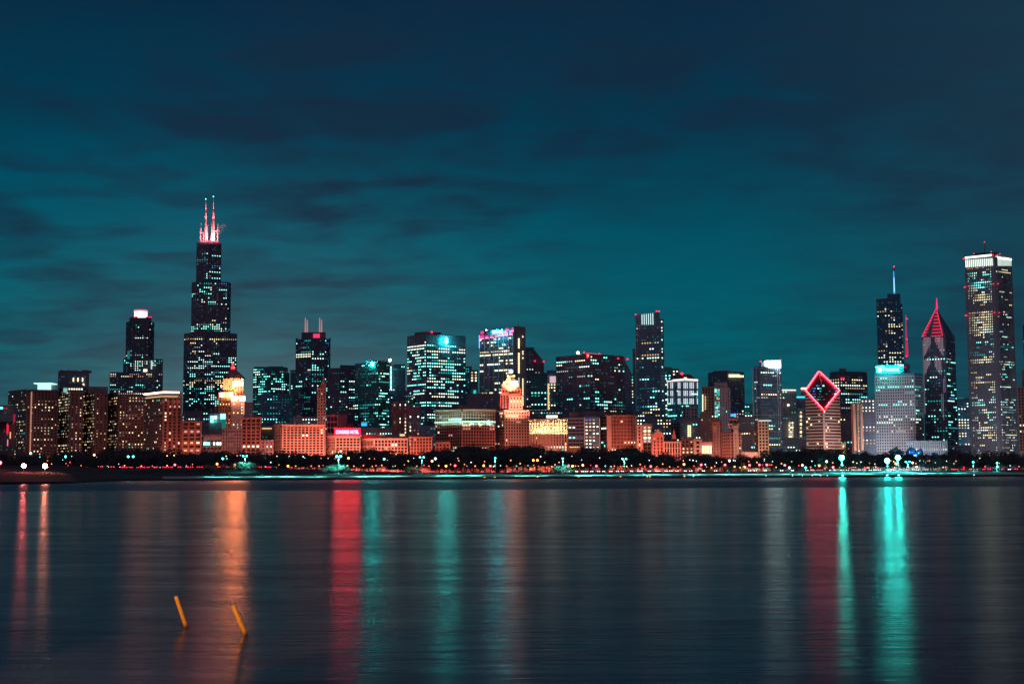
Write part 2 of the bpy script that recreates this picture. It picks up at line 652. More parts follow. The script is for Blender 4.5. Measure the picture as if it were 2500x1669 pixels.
class Bld:
    def __init__(s, name, label, cat, x, y, D, group=None):
        p = at(x, y, D)
        s.o = Vector((p.x, D, GZ))
        s.root = empty(name, s.o, label, cat, group)
        s.win = []          # (centre, right vector, w, h, matkey)
        s.dark = MB()
        s.D = D

    # --- solid with a polyline front seen by the viewer
    def vol(s, p, t, b=None, w='navy', g=(3.2, 3.9, 2.2, 1.7), l=0.2, pal='office', rows=(), dark=False, dep=30,
            fins=None, bands=None, name='wall', skip=(), zlo=None, tops=None, margin=0.6, corr=0.55, roof=True, cor=(), dk=None, vgap=1.0):
        """p = [(px, D)...] left to right; t = roof line pixel of the first point; b = bottom pixel (None: ground)"""
        p = [(q[0], q[1]) for q in p]
        z1 = at(p[0][0], t, p[0][1]).z
        z0 = GZ if b is None else at(p[0][0], b, p[0][1]).z
        F_ = [at(px, t, D) for px, D in p]
        F2 = [Vector((v.x, v.y)) for v in F_]
        lft, rgt = F2[0], F2[-1]
        dm = max(q[1] for q in p) + dep
        back = [rgt * (dm / rgt.y) * 0.999, lft * (dm / lft.y) * 0.999]
        poly = [tuple(v) for v in F2] + [tuple(v) for v in back]
        mat = WALL[w] if isinstance(w, str) else w
        mb = MB()
        mb.prism(poly, z0, z1, mat)
        if roof:
            # parapet and roof plant
            cx = sum(q[0] for q in poly) / len(poly)
            cy = sum(q[1] for q in poly) / len(poly)
            ins = [(cx + (q[0] - cx) * 0.965, cy + (q[1] - cy) * 0.965) for q in poly]
            mb.prism(ins, z1 - 0.3, z1 + 0.9, mat)
        z_win0 = zlo if zlo is not None else (z0 if b is not None else GZ + 9)
        nfaces = len(F2) - 1
        for i in range(nfaces):
            a, c = F2[i], F2[i + 1]
            e = c - a
            L = e.length
            if L < 1:
                continue
            u = e / L
            nrm = Vector((u.y, -u.x))
            uu = Vector((u.x, u.y, 0))
            nn = Vector((nrm.x, nrm.y, 0))
            if fins and i not in skip:
                fp, fw, fd = fins[:3]
                k = max(1, round(L / fp))
                for j in range(k + 1):
                    x = j * L / k
                    x0, x1 = max(0, x - fw / 2), min(L, x + fw / 2)
                    q = [a + u * x0 - nrm * 0.2, a + u * x1 - nrm * 0.2]
                    o = [q[0] + nrm * (fd + 0.2), q[1] + nrm * (fd + 0.2)]
                    mm = WALL[fins[3]] if len(fins) > 3 else mat
                    mb.prism([tuple(o[0]), tuple(o[1]), tuple(q[1]), tuple(q[0])], z0 + 0.01, z1 + 0.4, mm)
            if bands and i not in skip:
                fp, fh, fd = bands[:3]
                mm = WALL[bands[3]] if len(bands) > 3 else mat
                k = int((z1 - z0) / fp)
                for j in range(k):
                    zz = z1 - j * fp
                    q = [a - nrm * 0.2, c - nrm * 0.2]
                    o = [a + nrm * fd, c + nrm * fd]
                    mb.prism([tuple(o[0]), tuple(o[1]), tuple(q[1]), tuple(q[0])], zz - fh, zz, mm)
            for (cy0, chh, cd) in cor:
                zz = at(p[0][0], cy0, p[0][1]).z
                q = [a - nrm * 0.2, c - nrm * 0.2]
                o = [a + nrm * cd - u * cd, c + nrm * cd + u * cd]
                mb.prism([tuple(o[0]), tuple(o[1]), tuple(q[1]), tuple(q[0])], zz - chh, zz, mat)
            if i in skip or not g:
                continue
            gg = g[i] if isinstance(g, list) else g
            cp, fp, ww, wh = gg
            ll = l[i] if isinstance(l, list) else l
            pp = pal[i] if isinstance(pal, list) else pal
            nc = max(1, int((L - 2 * margin) / cp))
            if not dark:
                nc = int(nc * 1.18)
                ww = ww * 0.86
            cp = (L - 2 * margin) / nc
            nf = int((z1 - vgap - z_win0) / fp)
            colf = [random.choice((0.35, 0.7, 1.0, 1.0, 1.3, 1.6)) for _ in range(nc)]
            for f in range(nf):
                zc = z1 - vgap - (f + 0.5) * fp
                pyf = proj_y(a.x, a.y, zc)
                prob, pl = ll, pp
                hit = False
                for r in rows:
                    if r[0] <= pyf <= r[1] and (len(r) < 5 or i in r[4]):
                        prob = r[2]
                        if len(r) > 3 and r[3]:
                            pl = r[3]
                        hit = True
                if not hit:
                    prob *= random.choice((0.2, 0.45, 0.8, 1.0, 1.6))
                    if not dark and random.random() < 0.07 and ll > .09:
                        prob = 0.8
                on = random.random() < prob
                key = pick(pl)
                for c_ in range(nc):
                    if random.random() > corr:
                        on = random.random() < (prob * colf[c_] if prob < .7 else prob)
                        key = pick(pl)
                    cen = a + u * (margin + (c_ + 0.5) * cp)
                    P = Vector((cen.x, cen.y, zc))
                    if on:
                        s.win.append((P + nn * 0.22, uu, nn, round(ww * 0.74, 2), round(wh * 0.72, 2), key))
                    elif not dark and random.random() < 0.17 and z1 - zc > 6:
                        s.win.append((P + nn * 0.22, uu, nn, round(ww * 0.7, 2), round(wh * 0.7, 2), random.choice(('td', 'td', 'gd'))))
                    elif dark:
                        s._quad(s.dark, P + nn * 0.12, uu, ww * 1.2, wh * 1.15, WALL['glass'])
        o = mb.build(name, s.root, s.o)
        s.last = dict(poly=F2, z0=z0, z1=z1, p=p, t=t)
        return o

    def _quad(s, mb, P, uu, ww, wh, mat, th=0.0):
        hx = uu * (ww / 2)
        hz = Vector((0, 0, wh / 2))
        mb.add([P - hx - hz, P + hx - hz, P + hx + hz, P - hx + hz], [(0, 1, 2, 3)], mat)

    def finish(s):
        """lit windows: the first hundred as parts of their own, the rest and the dark panes as one"""
        random.shuffle(s.win)
        rank = {'ww': 0, 'cw': 0, 'tw': 0, 'bb': 1, 'oo': 1, 'rr': 1, 'cm': 1, 'wm': 1, 'tm': 1, 'pk': 1}
        s.win.sort(key=lambda q: (-round(q[3] * q[4], 1), rank.get(q[5], 2)))
        cache = {}
        for P, uu, nn, ww, wh, key in s.win[:MAX_PARTS]:
            ck = (round(uu.x, 3), round(uu.y, 3), ww, wh, key)
            me = cache.get(ck)
            if me is None:
                me = bpy.data.meshes.new('window')
                hx = uu * (ww / 2)
                hz = Vector((0, 0, wh / 2))
                b = nn * -0.35
                v = [-hx - hz, hx - hz, hx + hz, -hx + hz]
                v += [q + b for q in v]
                me.from_pydata([tuple(q) for q in v], [], [(0, 1, 2, 3), (0, 4, 5, 1), (1, 5, 6, 2), (2, 6, 7, 3), (3, 7, 4, 0)])
                me.materials.append(EMM[key])
                cache[ck] = me
            ob = bpy.data.objects.new('window', me)
            ob.location = P - s.o
            ob.parent = s.root
            COL.objects.link(ob)
        mb = s.dark
        for P, uu, nn, ww, wh, key in s.win[MAX_PARTS:]:
            s._quad(mb, P, uu, ww, wh, EMM[key])
        if mb.f:
            o = mb.build('window', s.root, s.o)
            if len(mb.f) > 1:
                o['kind'] = 'stuff'
        return s

    # --- a window of its own, by pixel
    def lit(s, x0, x1, y0, y1, D, key, face=None):
        a, c = at(x0, y1, D), at(x1, y0, D)
        uu = Vector((1, 0, 0))
        s.win.append((Vector(((a.x + c.x) / 2, D - 0.5, (a.z + c.z) / 2)), uu, Vector((0, -1, 0)), abs(c.x - a.x), abs(c.z - a.z), key))

    def box(s, name, x0, x1, y0, y1, D, dep, mat, tilt=0.0, label=None, D1=None):
        """box whose front spans x0..x1, y0 (top) .. y1 (bottom)"""
        D1 = D1 or D
        a, c = at(x0, y0, D), at(x1, y0, D1)
        z1, z0 = a.z, at(x0, y1, D).z
        mat = WALL[mat] if isinstance(mat, str) else mat
        mb = MB()
        mb.prism([(a.x, D), (c.x, D1), (c.x, D1 + dep), (a.x, D + dep)], z0, z1, mat)
        o = mb.build(name, s.root, s.o)
        if label:
            o['label'] = label
        return o

    def strip(s, name, pts, y0, y1, mat, proud=0.8, th=1.0):
        """band running along a polyline front; y0, y1 at its first point"""
        mat = WALL[mat] if isinstance(mat, str) else mat
        z1, z0 = at(pts[0][0], y0, pts[0][1]).z, at(pts[0][0], y1, pts[0][1]).z
        mb = MB()
        F2 = [at(px, y0, D) for px, D in pts]
        for a, c in zip(F2, F2[1:]):
            u = Vector((c.x - a.x, c.y - a.y))
            u.normalize()
            n = Vector((u.y, -u.x))
            a2, c2 = Vector((a.x, a.y)) + n * proud, Vector((c.x, c.y)) + n * proud
            mb.prism([tuple(a2), tuple(c2), tuple(c2 - n * th), tuple(a2 - n * th)], z0, z1, mat)
        return mb.build(name, s.root, s.o)

    def mast(s, name, x, y0, y1, D, r0, r1, mat, x1=None, parent=None):
        a, b = at(x, y1, D), at(x1 or x, y0, D)
        b.x = a.x if x1 is None else b.x
        mb = MB()
        mb.tube((a.x, D, a.z), (b.x, D, b.z), r0, r1, WALL[mat] if isinstance(mat, str) else mat)
        return mb.build(name, s.root, s.o, smooth=True)

    def lamp(s, x, y, D, r, key='rr', name='beacon', mat=None):
        if mat is RED and name == 'beacon':
            mat, r = BEACON, r * 0.72
        p = at(x, y, D)
        mb = MB()
        mb.ball((p.x, p.y, p.z), r, mat or EMM[key])
        mb.tube((p.x, p.y, p.z - r * 2.2), (p.x, p.y, p.z - r * 0.8), r * 0.5, r * 0.5, WALL['darksteel'])
        return mb.build(name, s.root, s.o, smooth=True)

    def hip(s, name, x0, x1, yb, xa, ya, D, dep, mat, flat=0.0):
        """pyramid or hipped roof; flat = share of its width left as ridge"""
        a, c, ap = at(x0, yb, D), at(x1, yb, D), at(xa, ya, D)
        mat = WALL[mat] if isinstance(mat, str) else mat
        k = (c.x - a.x) * flat / 2
        yc = D + dep / 2
        kd = dep * flat / 2
        v = [(a.x, D, a.z), (c.x, D, a.z), (c.x, D + dep, a.z), (a.x, D + dep, a.z),
             (ap.x - k, yc - kd, ap.z), (ap.x + k, yc - kd, ap.z), (ap.x + k, yc + kd, ap.z), (ap.x - k, yc + kd, ap.z)]
        mb = MB()
        mb.hexa(v, mat)
        return mb.build(name, s.root, s.o)

    def text(s, name, body, x0, x1, y0, y1, D, mat, D1=None):
        """letters fitted between two pixels columns, standing on line y1"""
        D1 = D1 or D
        a, c = at(x0, y1, D), at(x1, y1, D1)
        h = at(x0, y0, D).z - a.z
        cu = bpy.data.curves.new(name, 'FONT')
        cu.body = body
        cu.extrude = 0.15
        cu.offset = 0.02
        cu.align_x = 'LEFT'
        cu.materials.append(mat)
        o = bpy.data.objects.new(name, cu)
        COL.objects.link(o)
        bpy.context.view_layer.update()
        dim = o.dimensions
        Lx = math.hypot(c.x - a.x, D1 - D)
        o.scale = (Lx / dim.x, h / dim.y, 1)
        o.rotation_euler = (math.pi / 2, 0, math.atan2(D1 - D, c.x - a.x))
        o.location = Vector((a.x, D, a.z)) - s.o
        bpy.context.view_layer.update()
        me = bpy.data.meshes.new_from_object(o.evaluated_get(bpy.context.evaluated_depsgraph_get()))
        q = bpy.data.objects.new(name, me)
        q.location, q.rotation_euler, q.scale = o.location.copy(), o.rotation_euler.copy(), o.scale.copy()
        bpy.data.objects.remove(o)
        COL.objects.link(q)
        q.parent = s.root
        q.name = name
        return q


CI = CM.transposed()


def proj_y(x, y, z):
    q = CI @ Vector((x, y, z - CAM_Z))
    return H / 2 - F * q.y / -q.z


def proj_x(x, y, z):
    q = CI @ Vector((x, y, z - CAM_Z))
    return W / 2 + F * q.x / -q.z


def flood(x0, x1, D, col, rad, off=42, z=7.0, aim=0.5, ytop=1030):
    """street-level floodlight bank washing one front; rad = wished brightness of the wall"""
    a, c = at(x0, 1100, D), at(x1, 1100, D)
    L = bpy.data.lights.new('floodlight', 'AREA')
    L.shape = 'RECTANGLE'
    L.size = max(6, abs(c.x - a.x) * 0.95)
    L.size_y = 3.0
    L.color = col
    zt = GZ + (at(x0, ytop, D).z - GZ) * aim
    L.energy = 0.64 * rad / 0.45 * math.pi * math.pi * off * off * (L.size / (2 * off) + 1.0) * 1.25
    o = bpy.data.objects.new('floodlight', L)
    mid = Vector(((a.x + c.x) / 2, D - off, z))
    tgt = Vector(((a.x + c.x) / 2, D, zt))
    o.location = mid
    o.rotation_euler = (tgt - mid).to_track_quat('-Z', 'Y').to_euler()
    COL.objects.link(o)
    return o


def ptlight(x, y, D, col, power, r=0.5, name='roof_floodlight'):
    L = bpy.data.lights.new(name, 'POINT')
    L.color = col
    L.energy = power
    L.shadow_soft_size = r
    o = bpy.data.objects.new(name, L)
    o.location = at(x, y, D)
    COL.objects.link(o)
    return o


def spot(p, tgt, col, power, ang, r=0.5, name='spotlight'):
    L = bpy.data.lights.new(name, 'SPOT')
    L.color = col
    L.energy = power
    L.spot_size = ang
    L.spot_blend = 0.6
    L.shadow_soft_size = r
    o = bpy.data.objects.new(name, L)
    o.location = p
    o.rotation_euler = (Vector(tgt) - Vector(p)).to_track_quat('-Z', 'Y').to_euler()
    COL.objects.link(o)
    return o
# ------------------------------------------------------------------ the skyline, left to right
OR = (1.0, 0.195, 0.11)
RED = emat('red neon tube', (1.0, 0.008, 0.02), 16)
BEACON = emat('red beacon glass', (1.0, 0.01, 0.04), 4.0)
DULLRED = emat('dull red neon tube', (0.9, 0.02, 0.12), 0.45)
MIDRED = emat('vertical red sign tube', (1.0, 0.01, 0.05), 1.2)
SIGNRED = emat('red sign panel', (1.0, 0.0, 0.0022), 40)
TEALSIGN = emat('teal white sign light', (0.02, 1.0, 0.88), 60)
CYANSIGN = emat('cyan sign light', (0.025, 0.9, 1.0), 46)
CREAMSIGN = emat('cream sign letters', (1.0, 0.06, 0.11), 24)
WHITELIT = emat('white floodlit panel lamp', (0.95, 1.0, 0.97), 2.6)
TEALROOM = emat('teal lit room', (0.45, 1.0, 0.88), 1.4)
GLOWBULB = emat('cornice bulb', (1.0, 0.50, 0.30), 8.0)
BLAZE = emat('orange terrace floodlamp', (1.0, 0.25, 0.085), 56)
ROW = 'old facades along the avenue'

# dark corner building with the red vertical sign
b = Bld('corner_building', 'low dark building with a red vertical neon sign at the picture edge', 'building', 20, 1000, 1380)
b.vol([(-60, 1400), (38, 1380)], 993, w='brown', l=0.05, pal='dim', g=(4, 3.6, 1.4, 1.7), dep=50)
b.box('roof_slab', -60, 38, 1012, 1029, 1378, 4, 'slate')
b.box('vertical_sign', 16.5, 20.5, 1036, 1058, 1376, 0.8, MIDRED)
b.box('vertical_sign', 17.5, 19.5, 1072, 1088, 1376, 0.8, emat('rose neon tube', (0.9, 0.25, 0.35), 1.0))
b.box('vertical_sign', 24, 26, 1054, 1070, 1376, 0.8, EMM['cm'])
b.box('neon_sign', 33, 36.5, 1011, 1031, 1376, 0.8, DULLRED)
for x in (8, 14):
    b.box('neon_sign', x, x + 3, 994, 999, 1376, 0.8, DULLRED)
b.box('neon_sign', 0, 6, 993, 998, 1376, 0.8, EMM['tw'])
b.finish()

# grand hotel of four wings
b = Bld('grand_hotel', 'wide dark brown hotel of four wings dotted with amber windows', 'hotel', 180, 1000, 1600)
HG = (3.4, 3.3, 1.25, 1.6)
HP = dict(w='brown', g=HG, pal='hotel', dark=True, corr=0.12, dep=45)
b.vol([(20, 1640), (65, 1602)], 956, l=0.33, name='side_wing', **HP)
b.vol([(65, 1600), (143, 1612)], 952, l=0.42, name='wing', cor=[(952, 1.2, 1.0), (979, 0.9, 0.6)], **HP)
b.vol([(143, 1650), (172, 1612)], 957, l=0.45, name='court_wall', **HP)
b.vol([(172, 1610), (204, 1616)], 958, l=0.42, name='wing', cor=[(958, 1.0, 0.9), (990, 0.9, 0.6)], **HP)
b.vol([(204, 1655), (233, 1618)], 962, l=0.42, name='court_wall', **HP)
b.vol([(233, 1616), (264, 1622)], 960, l=0.36, name='wing', cor=[(960, 1.0, 0.9), (987, 0.9, 0.6)], **HP)
b.vol([(264, 1660), (290, 1622)], 962, l=0.36, name='court_wall', **HP)
b.vol([(290, 1620), (353, 1630)], 965, l=0.45, name='wing', cor=[(965, 1.2, 1.0), (991, 0.9, 0.6)], **HP)
# roof rooms
b.vol([(153, 1622), (204, 1628)], 945, b=958, w='slate', g=(3, 3, 2.4, 2.2), l=0.6, pal='cream', name='roof_room', vgap=0.4)
b.vol([(216, 1630), (264, 1634)], 945, b=960, w='slate', g=None, name='roof_room')
b.box('lit_roof_room', 92, 118, 937, 952, 1630, 14, TEALROOM)
b.box('lit_roof_room', 155, 163, 947, 957, 1621, 2, emat('dim teal lit room', (0.3, 0.75, 0.7), 0.7))
b.box('canopy_slab', 82, 125, 934, 936.5, 1626, 22, emat('lit canopy edge', (0.6, 1.0, 0.85), 1.2))
b.box('roof_block', 125, 143, 939, 957, 1640, 20, 'black')
b.strip('painted_pier_glow', [(76, 1598), (78.5, 1598)], 956, 1110, emat('warm painted pier glow', (1.0, 0.42, 0.3), 0.5), 0.5)  # floodlit edge of a pier, its light put in as emission
b.finish()
flood(66, 142, 1600, (1, .30, .18), 0.035, ytop=960)
flood(290, 352, 1600, (1, .30, .22), 0.06, ytop=960)
flood(150, 264, 1600, (1, .30, .22), 0.04, ytop=960)

# dark slab behind the hotel
b = Bld('apartment_block', 'black block with rounded shoulders and three slender lit windows behind the hotel', 'building', 180, 920, 1900)
b.vol([(142, 1900), (218, 1900)], 907, w='black', l=0.012, pal='cream', dep=40)
b.box('roof_block', 146, 152, 903, 908, 1905, 20, 'black')
b.box('roof_block', 160, 187, 904, 908, 1905, 20, 'black')
b.box('roof_block', 200, 213, 903, 908, 1905, 20, 'black')
b.mast('aerial', 167.5, 900, 905, 1906, 0.5, 0.3, 'darksteel')
for x in (178, 189, 200.5):
    b.lit(x, x + 2.6, 922, 931, 1899, 'cw')
b.lit(202, 205.5, 936, 941, 1899, 'cw')
b.vol([(142, 1880), (205, 1880)], 941, w='black', l=0.03, pal='cream')
b.finish()

# tower with the glowing drum
b = Bld('crowned_tower', 'dark stepped tower topped by a glowing pink white drum', 'skyscraper', 340, 850, 2600)
b.vol([(268, 2560), (398, 2575)], 909, w='black', l=0.10, pal='cream', g=(4.2, 3.9, 2.2, 1.8), rows=[(909, 919, 0.5, 'pink', (0,)), (935, 952, 0.3, 'teal')], name='podium')
b.vol([(301, 2570), (398, 2585)], 876, b=915, w='black', l=0.1, g=(4.2, 3.9, 2.2, 1.8), rows=[(878, 886, 0.55, 'tealw')], name='shoulder')
b.vol([(309, 2590), (318, 2572), (364, 2572), (376, 2595)], 787, b=915, w='black', l=[0.03, 0.12, 0.04], g=(4.2, 3.9, 2.2, 1.8), pal='office',
      fins=(7, 1.2, 0.9), name='shaft', rows=[(820, 826, 0.8, 'bright', (1,))])
b.vol([(316, 2582), (370, 2582)], 776, b=790, w='black', g=None, name='crown_step')
b.vol([(322, 2588), (336, 2588)], 772, b=780, w='brown', g=None, name='turret', roof=False)
b.vol([(356, 2588), (367, 2588)], 773, b=780, w='brown', g=None, name='turret', roof=False)
c = b.o
mb = MB()
p = at(343.5, 778, 2600)
q = at(343.5, 761, 2600)
n = 14
rr = 11.5
for k in range(n):       # glazed ring in panels
    a0, a1 = 2 * math.pi * k / n, 2 * math.pi * (k + 0.9) / n
    v = []
    for zz in (p.z, q.z):
        v += [(p.x + rr * math.cos(a0), 2600 + rr * math.sin(a0), zz), (p.x + rr * math.cos(a1), 2600 + rr * math.sin(a1), zz)]
    mb.add([v[0], v[1], v[3], v[2]], [(0, 1, 2, 3)], emat('rose white lantern glass', (1.0, 0.33, 0.30), 7.0))
mb.build('lantern', b.root, b.o)
mb = MB()
mb.tube((p.x, 2600, q.z), (p.x, 2600, q.z + 3), rr + 1.5, rr + 0.5, emat('pink lit rim', (1, .08, .2), 1.6), 16)
mb.build('lantern_rim', b.root, b.o)
b.box('lit_base', 331, 346, 775, 781, 2586, 3, emat('pale green lit base', (.6, .9, .65), 1.0))
for x in (328, 364, 368):
    b.lamp(x, 775, 2584, 1.6, 'rr')
b.box('lit_slot', 368.5, 371.5, 880, 901, 2570, 1, EMM['wm'])
b.box('lit_panel', 311, 317, 856, 876, 2568, 1, EMM['td'])
b.box('lit_panel', 350, 359, 901, 907, 2558, 1, EMM['cw'])
b.finish()

# mansard hotel with the string of lights along its cornice
b = Bld('mansard_hotel', 'ornate hotel with bright bulbs along its cornice and dark mansard roof', 'hotel', 400, 1000, 1500)
b.vol([(353, 1540), (398, 1504), (445, 1510)], 974, w='brick', l=[0.12, 0.40], pal=['hotel', 'pink'], g=[(3.2, 3.4, 1.3, 1.7), (4.6, 3.5, 1.9, 2.1)],
      dark=True, cor=[(974, 1.0, 0.9), (1024, 1.0, 0.9)], corr=0.12)
b.vol([(353, 1542), (398, 1507), (444, 1513)], 962, b=975, w='roof', g=None, name='mansard')
b.strip('cornice_bulbs', [(353, 1540), (398, 1502), (438, 1508)], 960.5, 964, GLOWBULB, 0.9, 0.6)
b.strip('gutter_light', [(356, 1540), (398, 1502), (434, 1508)], 971, 972.6, emat('yellow green gutter light', (0.85, 0.8, 0.35), 0.9), 0.9, 0.5)
for x in (394, 407, 421, 433):
    b.box('gable', x, x + 6, 976, 984, 1499, 3, 'terra')
b.finish()
flood(398, 445, 1500, (1, .20, .10), 0.30, ytop=980)
flood(353, 395, 1500, (1, .3, .25), 0.03, ytop=980)

b = Bld('brick_house', 'orange lit three bay brick building beside the mansard hotel', 'building', 470, 1060, 1480)
b.vol([(445, 1482), (493, 1480)], 1028, w='brick', l=0.35, pal='pink', g=(5.6, 3.9, 4.0, 2.0), dark=True, fins=(6.6, 1.3, 0.6), cor=[(1028, 1.0, 1.0), (1040, 0.8, 0.5)])
b.finish()
flood(445, 493, 1480, OR, 0.42, ytop=1030)

b = Bld('low_shop', 'low dark shop with a row of bright display windows', 'building', 520, 1070, 1485)
b.vol([(495, 1487), (542, 1485)], 1062, w='brown', l=0.15, pal='dim', g=(3.5, 3.6, 2.4, 2.0), dark=True)
for x, w_ in ((497, 8), (506, 6), (521, 4), (529, 5), (536, 4)):
    b.lit(x, x + w_, 1079, 1086, 1484, 'tw' if x < 510 else 'ww')
b.finish()
b = Bld('lit_stair_building', 'small block with blue white lit stair windows below the blazing tower', 'building', 530, 1030, 1540)
b.vol([(510, 1542), (552, 1540)], 1011, w='slate', l=0.06, pal='dim')
b.box('lit_window', 514, 521, 1015, 1031, 1538, 0.8, EMM['tw'])
b.box('lit_window', 523, 529, 1015, 1022, 1538, 0.8, EMM['ww'])
b.box('lit_window', 523, 529, 1024, 1031, 1538, 0.8, EMM['tm'])
b.box('lit_window', 538, 550, 1010, 1022, 1538, 0.8, EMM['tw'])
b.box('lit_window', 541, 552, 1024, 1045, 1538, 0.8, EMM['td'])
b.finish()
b = Bld('grey_loft', 'plain grey loft building with faint warm windows under the blazing tower', 'building', 567, 1070, 1482)
b.vol([(543, 1484), (590, 1482)], 1047, w='slate', l=0.08, pal='dim', g=(2.6, 3.4, 1.5, 1.8), fins=(2.6, 0.5, 0.4), dark=True)
b.finish()
flood(543, 590, 1482, (1, .35, .25), 0.10, ytop=1050)
b = Bld('brown_store', 'narrow brown store with lit cornice and a bright row of windows', 'building', 613, 1060, 1480)
b.vol([(590, 1482), (637, 1480)], 1020, w='brick', l=0.22, pal='pink', g=(4.2, 3.8, 2.8, 2.2), dark=True, fins=(5, 1.0, 0.6),
      cor=[(1019, 1.2, 1.8), (1031, 0.9, 0.8), (1050, 0.7, 0.5)], rows=[(1082, 1090, 0.95, 'bright')])
b.finish()
flood(590, 637, 1480, OR, 0.13, ytop=1025)

# the tall stepped black tower
b = Bld('stepped_skyscraper', 'tallest black skyscraper stepping in three tiers under pink lit masts', 'skyscraper', 500, 800, 2725)
WG = (4.6, 4.0, 2.6, 2.0)
b.vol([(449, 2740), (463, 2725), (579, 2745)], 815, w='black', l=[0.18, 0.22], g=WG, pal='office', dep=70, name='lower_tier',
      rows=[(815, 824, 0.0), (824, 832, 0.85, 'cream'), (834, 872, 0.13, 'cream'), (872, 884, 0.32, 'tealw'), (884, 925, 0.42, 'tealw'), (925, 945, 0.40, 'cream'),
            (945, 985, 0.38, 'tealw'), (985, 1000, 0.1)])
b.vol([(468, 2748), (480, 2735), (556, 2745), (564, 2760)], 690, b=816, w='black', l=0.12, g=WG, pal='office', dep=55, name='middle_tier',
      rows=[(690, 700, 0.15, 'teal'), (700, 745, 0.42, 'tealw', (1,)), (745, 790, 0.06, 'cream'), (790, 815, 0.5, 'office', (0, 1))])
b.vol([(480, 2750), (510, 2740), (541, 2752)], 592, b=692, w='black', l=0.10, g=WG, pal='teal', dep=40, name='upper_tier',
      rows=[(592, 618, 0.0), (619, 624, 0.5, 'tealw'), (624, 634, .1), (634, 644, 0.8, 'teal'), (644, 650, 0.45, 'blue'), (650, 692, 0.18, 'tealw')])
MASTP = pmat('white mast paint', (0.8, 0.72, 0.72), 0.5, var=0.05)
for (x, yt, ym, yb, r) in ((502.3, 486, 536, 590, 2.2), (521.0, 480, 535, 592, 2.2)):
    o = b.mast('antenna_mast', x, ym, yb, 2765, 2.9, 2.2, MASTP)
    o2 = b.mast('antenna_mast', x, ym - 22, ym, 2765, 2.0, 1.8, MASTP)
    o3 = b.mast('antenna_mast', x, yt + 2, ym - 22, 2765, 1.0, 0.6, MASTP)
    b.lamp(x, yt, 2765, 1.2, 'tw')
for (x, y0, y1) in ((490.3, 545, 592), (488.5, 558, 595), (496, 568, 590), (506.5, 547, 592), (515.8, 540, 592), (531.3, 543, 592)):
    b.mast('whip_antenna', x, y0, y1, 2758, 0.7, 0.6, MASTP)
b.box('antenna_rack', 488.5, 497.5, 567, 569, 2758, 1.5, MASTP)
b.box('antenna_rack', 519, 531.5, 563, 565, 2758, 1.5, MASTP)
for x in (492, 505, 512, 520, 527):
    b.lamp(x, 589.5, 2748, 1.7, 'pk' if x in (492, 520) else 'rr', 'roof_lamp', RED)
b.finish()
# red floodlights at the foot of the masts
for x in (497, 507, 517, 529):
    p = at(x, 588, 2700)
    spot(p, at(x, 545, 2765), (1.0, 0.20, 0.21), 2.2e5, R(70), 2.0)
ptlight(512, 585, 2752, (1, .12, .16), 2.5e4, 2)
ptlight(522, 581, 2757, (1, .20, .18), 6e4, 2)
# steam blowing off the roof
def steam():
    m = bpy.data.materials.new('steam')
    m.use_nodes = True
    t = m.node_tree
    t.nodes.clear()
    tc = N(t, 'ShaderNodeTexCoord')
    n = N(t, 'ShaderNodeTexNoise')
    n.inputs['Scale'].default_value = 0.045
    n.inputs['Detail'].default_value = 2
    n.inputs['Distortion'].default_value = 0.4
    t.links.new(tc.outputs['Object'], n.inputs['Vector'])
    mr = N(t, 'ShaderNodeMapRange')
    mr.inputs[1].default_value = 0.20
    mr.inputs[2].default_value = 0.80
    mr.inputs[4].default_value = 0.018
    t.links.new(n.outputs[0], mr.inputs[0])
    v = N(t, 'ShaderNodeVolumePrincipled')
    v.inputs['Color'].default_value = (0.9, 0.9, 0.9, 1)
    t.links.new(mr.outputs[0], v.inputs['Density'])
    o = N(t, 'ShaderNodeOutputMaterial')
    t.links.new(v.outputs[0], o.inputs['Volume'])
    mb = MB()
    base = at(521, 588, 2757)
    for k in range(8):
        u = k / 7
        x, y = 519 + 27 * u ** 1.2, 587 - 34 * u ** 0.75
        c = at(x, y, 2757)
        mb.ball(c, 2.8 + 7.0 * u - 3.5 * max(0, u - .6) * 2.5, m, 12, 8)
    o = mb.build('steam', None, base, smooth=True)
    # one closed skin
    md = o.modifiers.new('skin', 'REMESH')
    md.mode = 'VOXEL'
    md.voxel_size = 1.6
    tag(o, 'pink lit plume of steam blowing off the tallest skyscraper', 'steam', kind='stuff')
steam()

# blazing orange tower with dark pyramid roof
b = Bld('blazing_tower', 'orange floodlit tower with blazing terraces and dark pyramid roof', 'skyscraper', 565, 960, 1650)
T = pmat('dark brown terracotta', (0.12, 0.085, 0.07), 0.85, var=0.2, scale=0.1)  # wall tone set dark to hold down the terrace lamps' glare
b.vol([(534, 1652), (565, 1650)], 958, w=T, l=0.2, pal='pink', g=(3.4, 3.6, 1.2, 1.7), dark=True, fins=(3.4, 0.8, 0.7), name='left_wing', dep=24)
b.vol([(565, 1650), (597, 1656)], 966, w='black', l=0.3, pal='cream', g=(4.4, 3.4, 1.9, 1.8), name='right_wing', dep=24, corr=0.12)
b.vol([(546, 1654), (563, 1652)], 925, b=1020, w=T, l=0.1, pal='pink', g=(3.0, 3.6, 1.0, 2.4), dark=True, fins=(2.2, 0.7, 0.8), name='left_shaft', dep=20)
b.vol([(571, 1654), (594, 1657)], 925, b=970, w=T, l=0.1, pal='pink', g=(3.2, 3.6, 1.1, 2.4), dark=True, fins=(3.2, 0.8, 0.8), name='right_shaft', dep=20)
b.vol([(544, 1658), (590, 1658)], 921, b=960, w='brick', g=None, name='core', dep=20)
b.hip('pyramid_roof', 542, 592, 922, 567, 900, 1656, 22, 'roof', 0.16)
b.box('beacon_tower', 565.5, 570, 885, 901, 1664, 3, MIDRED)
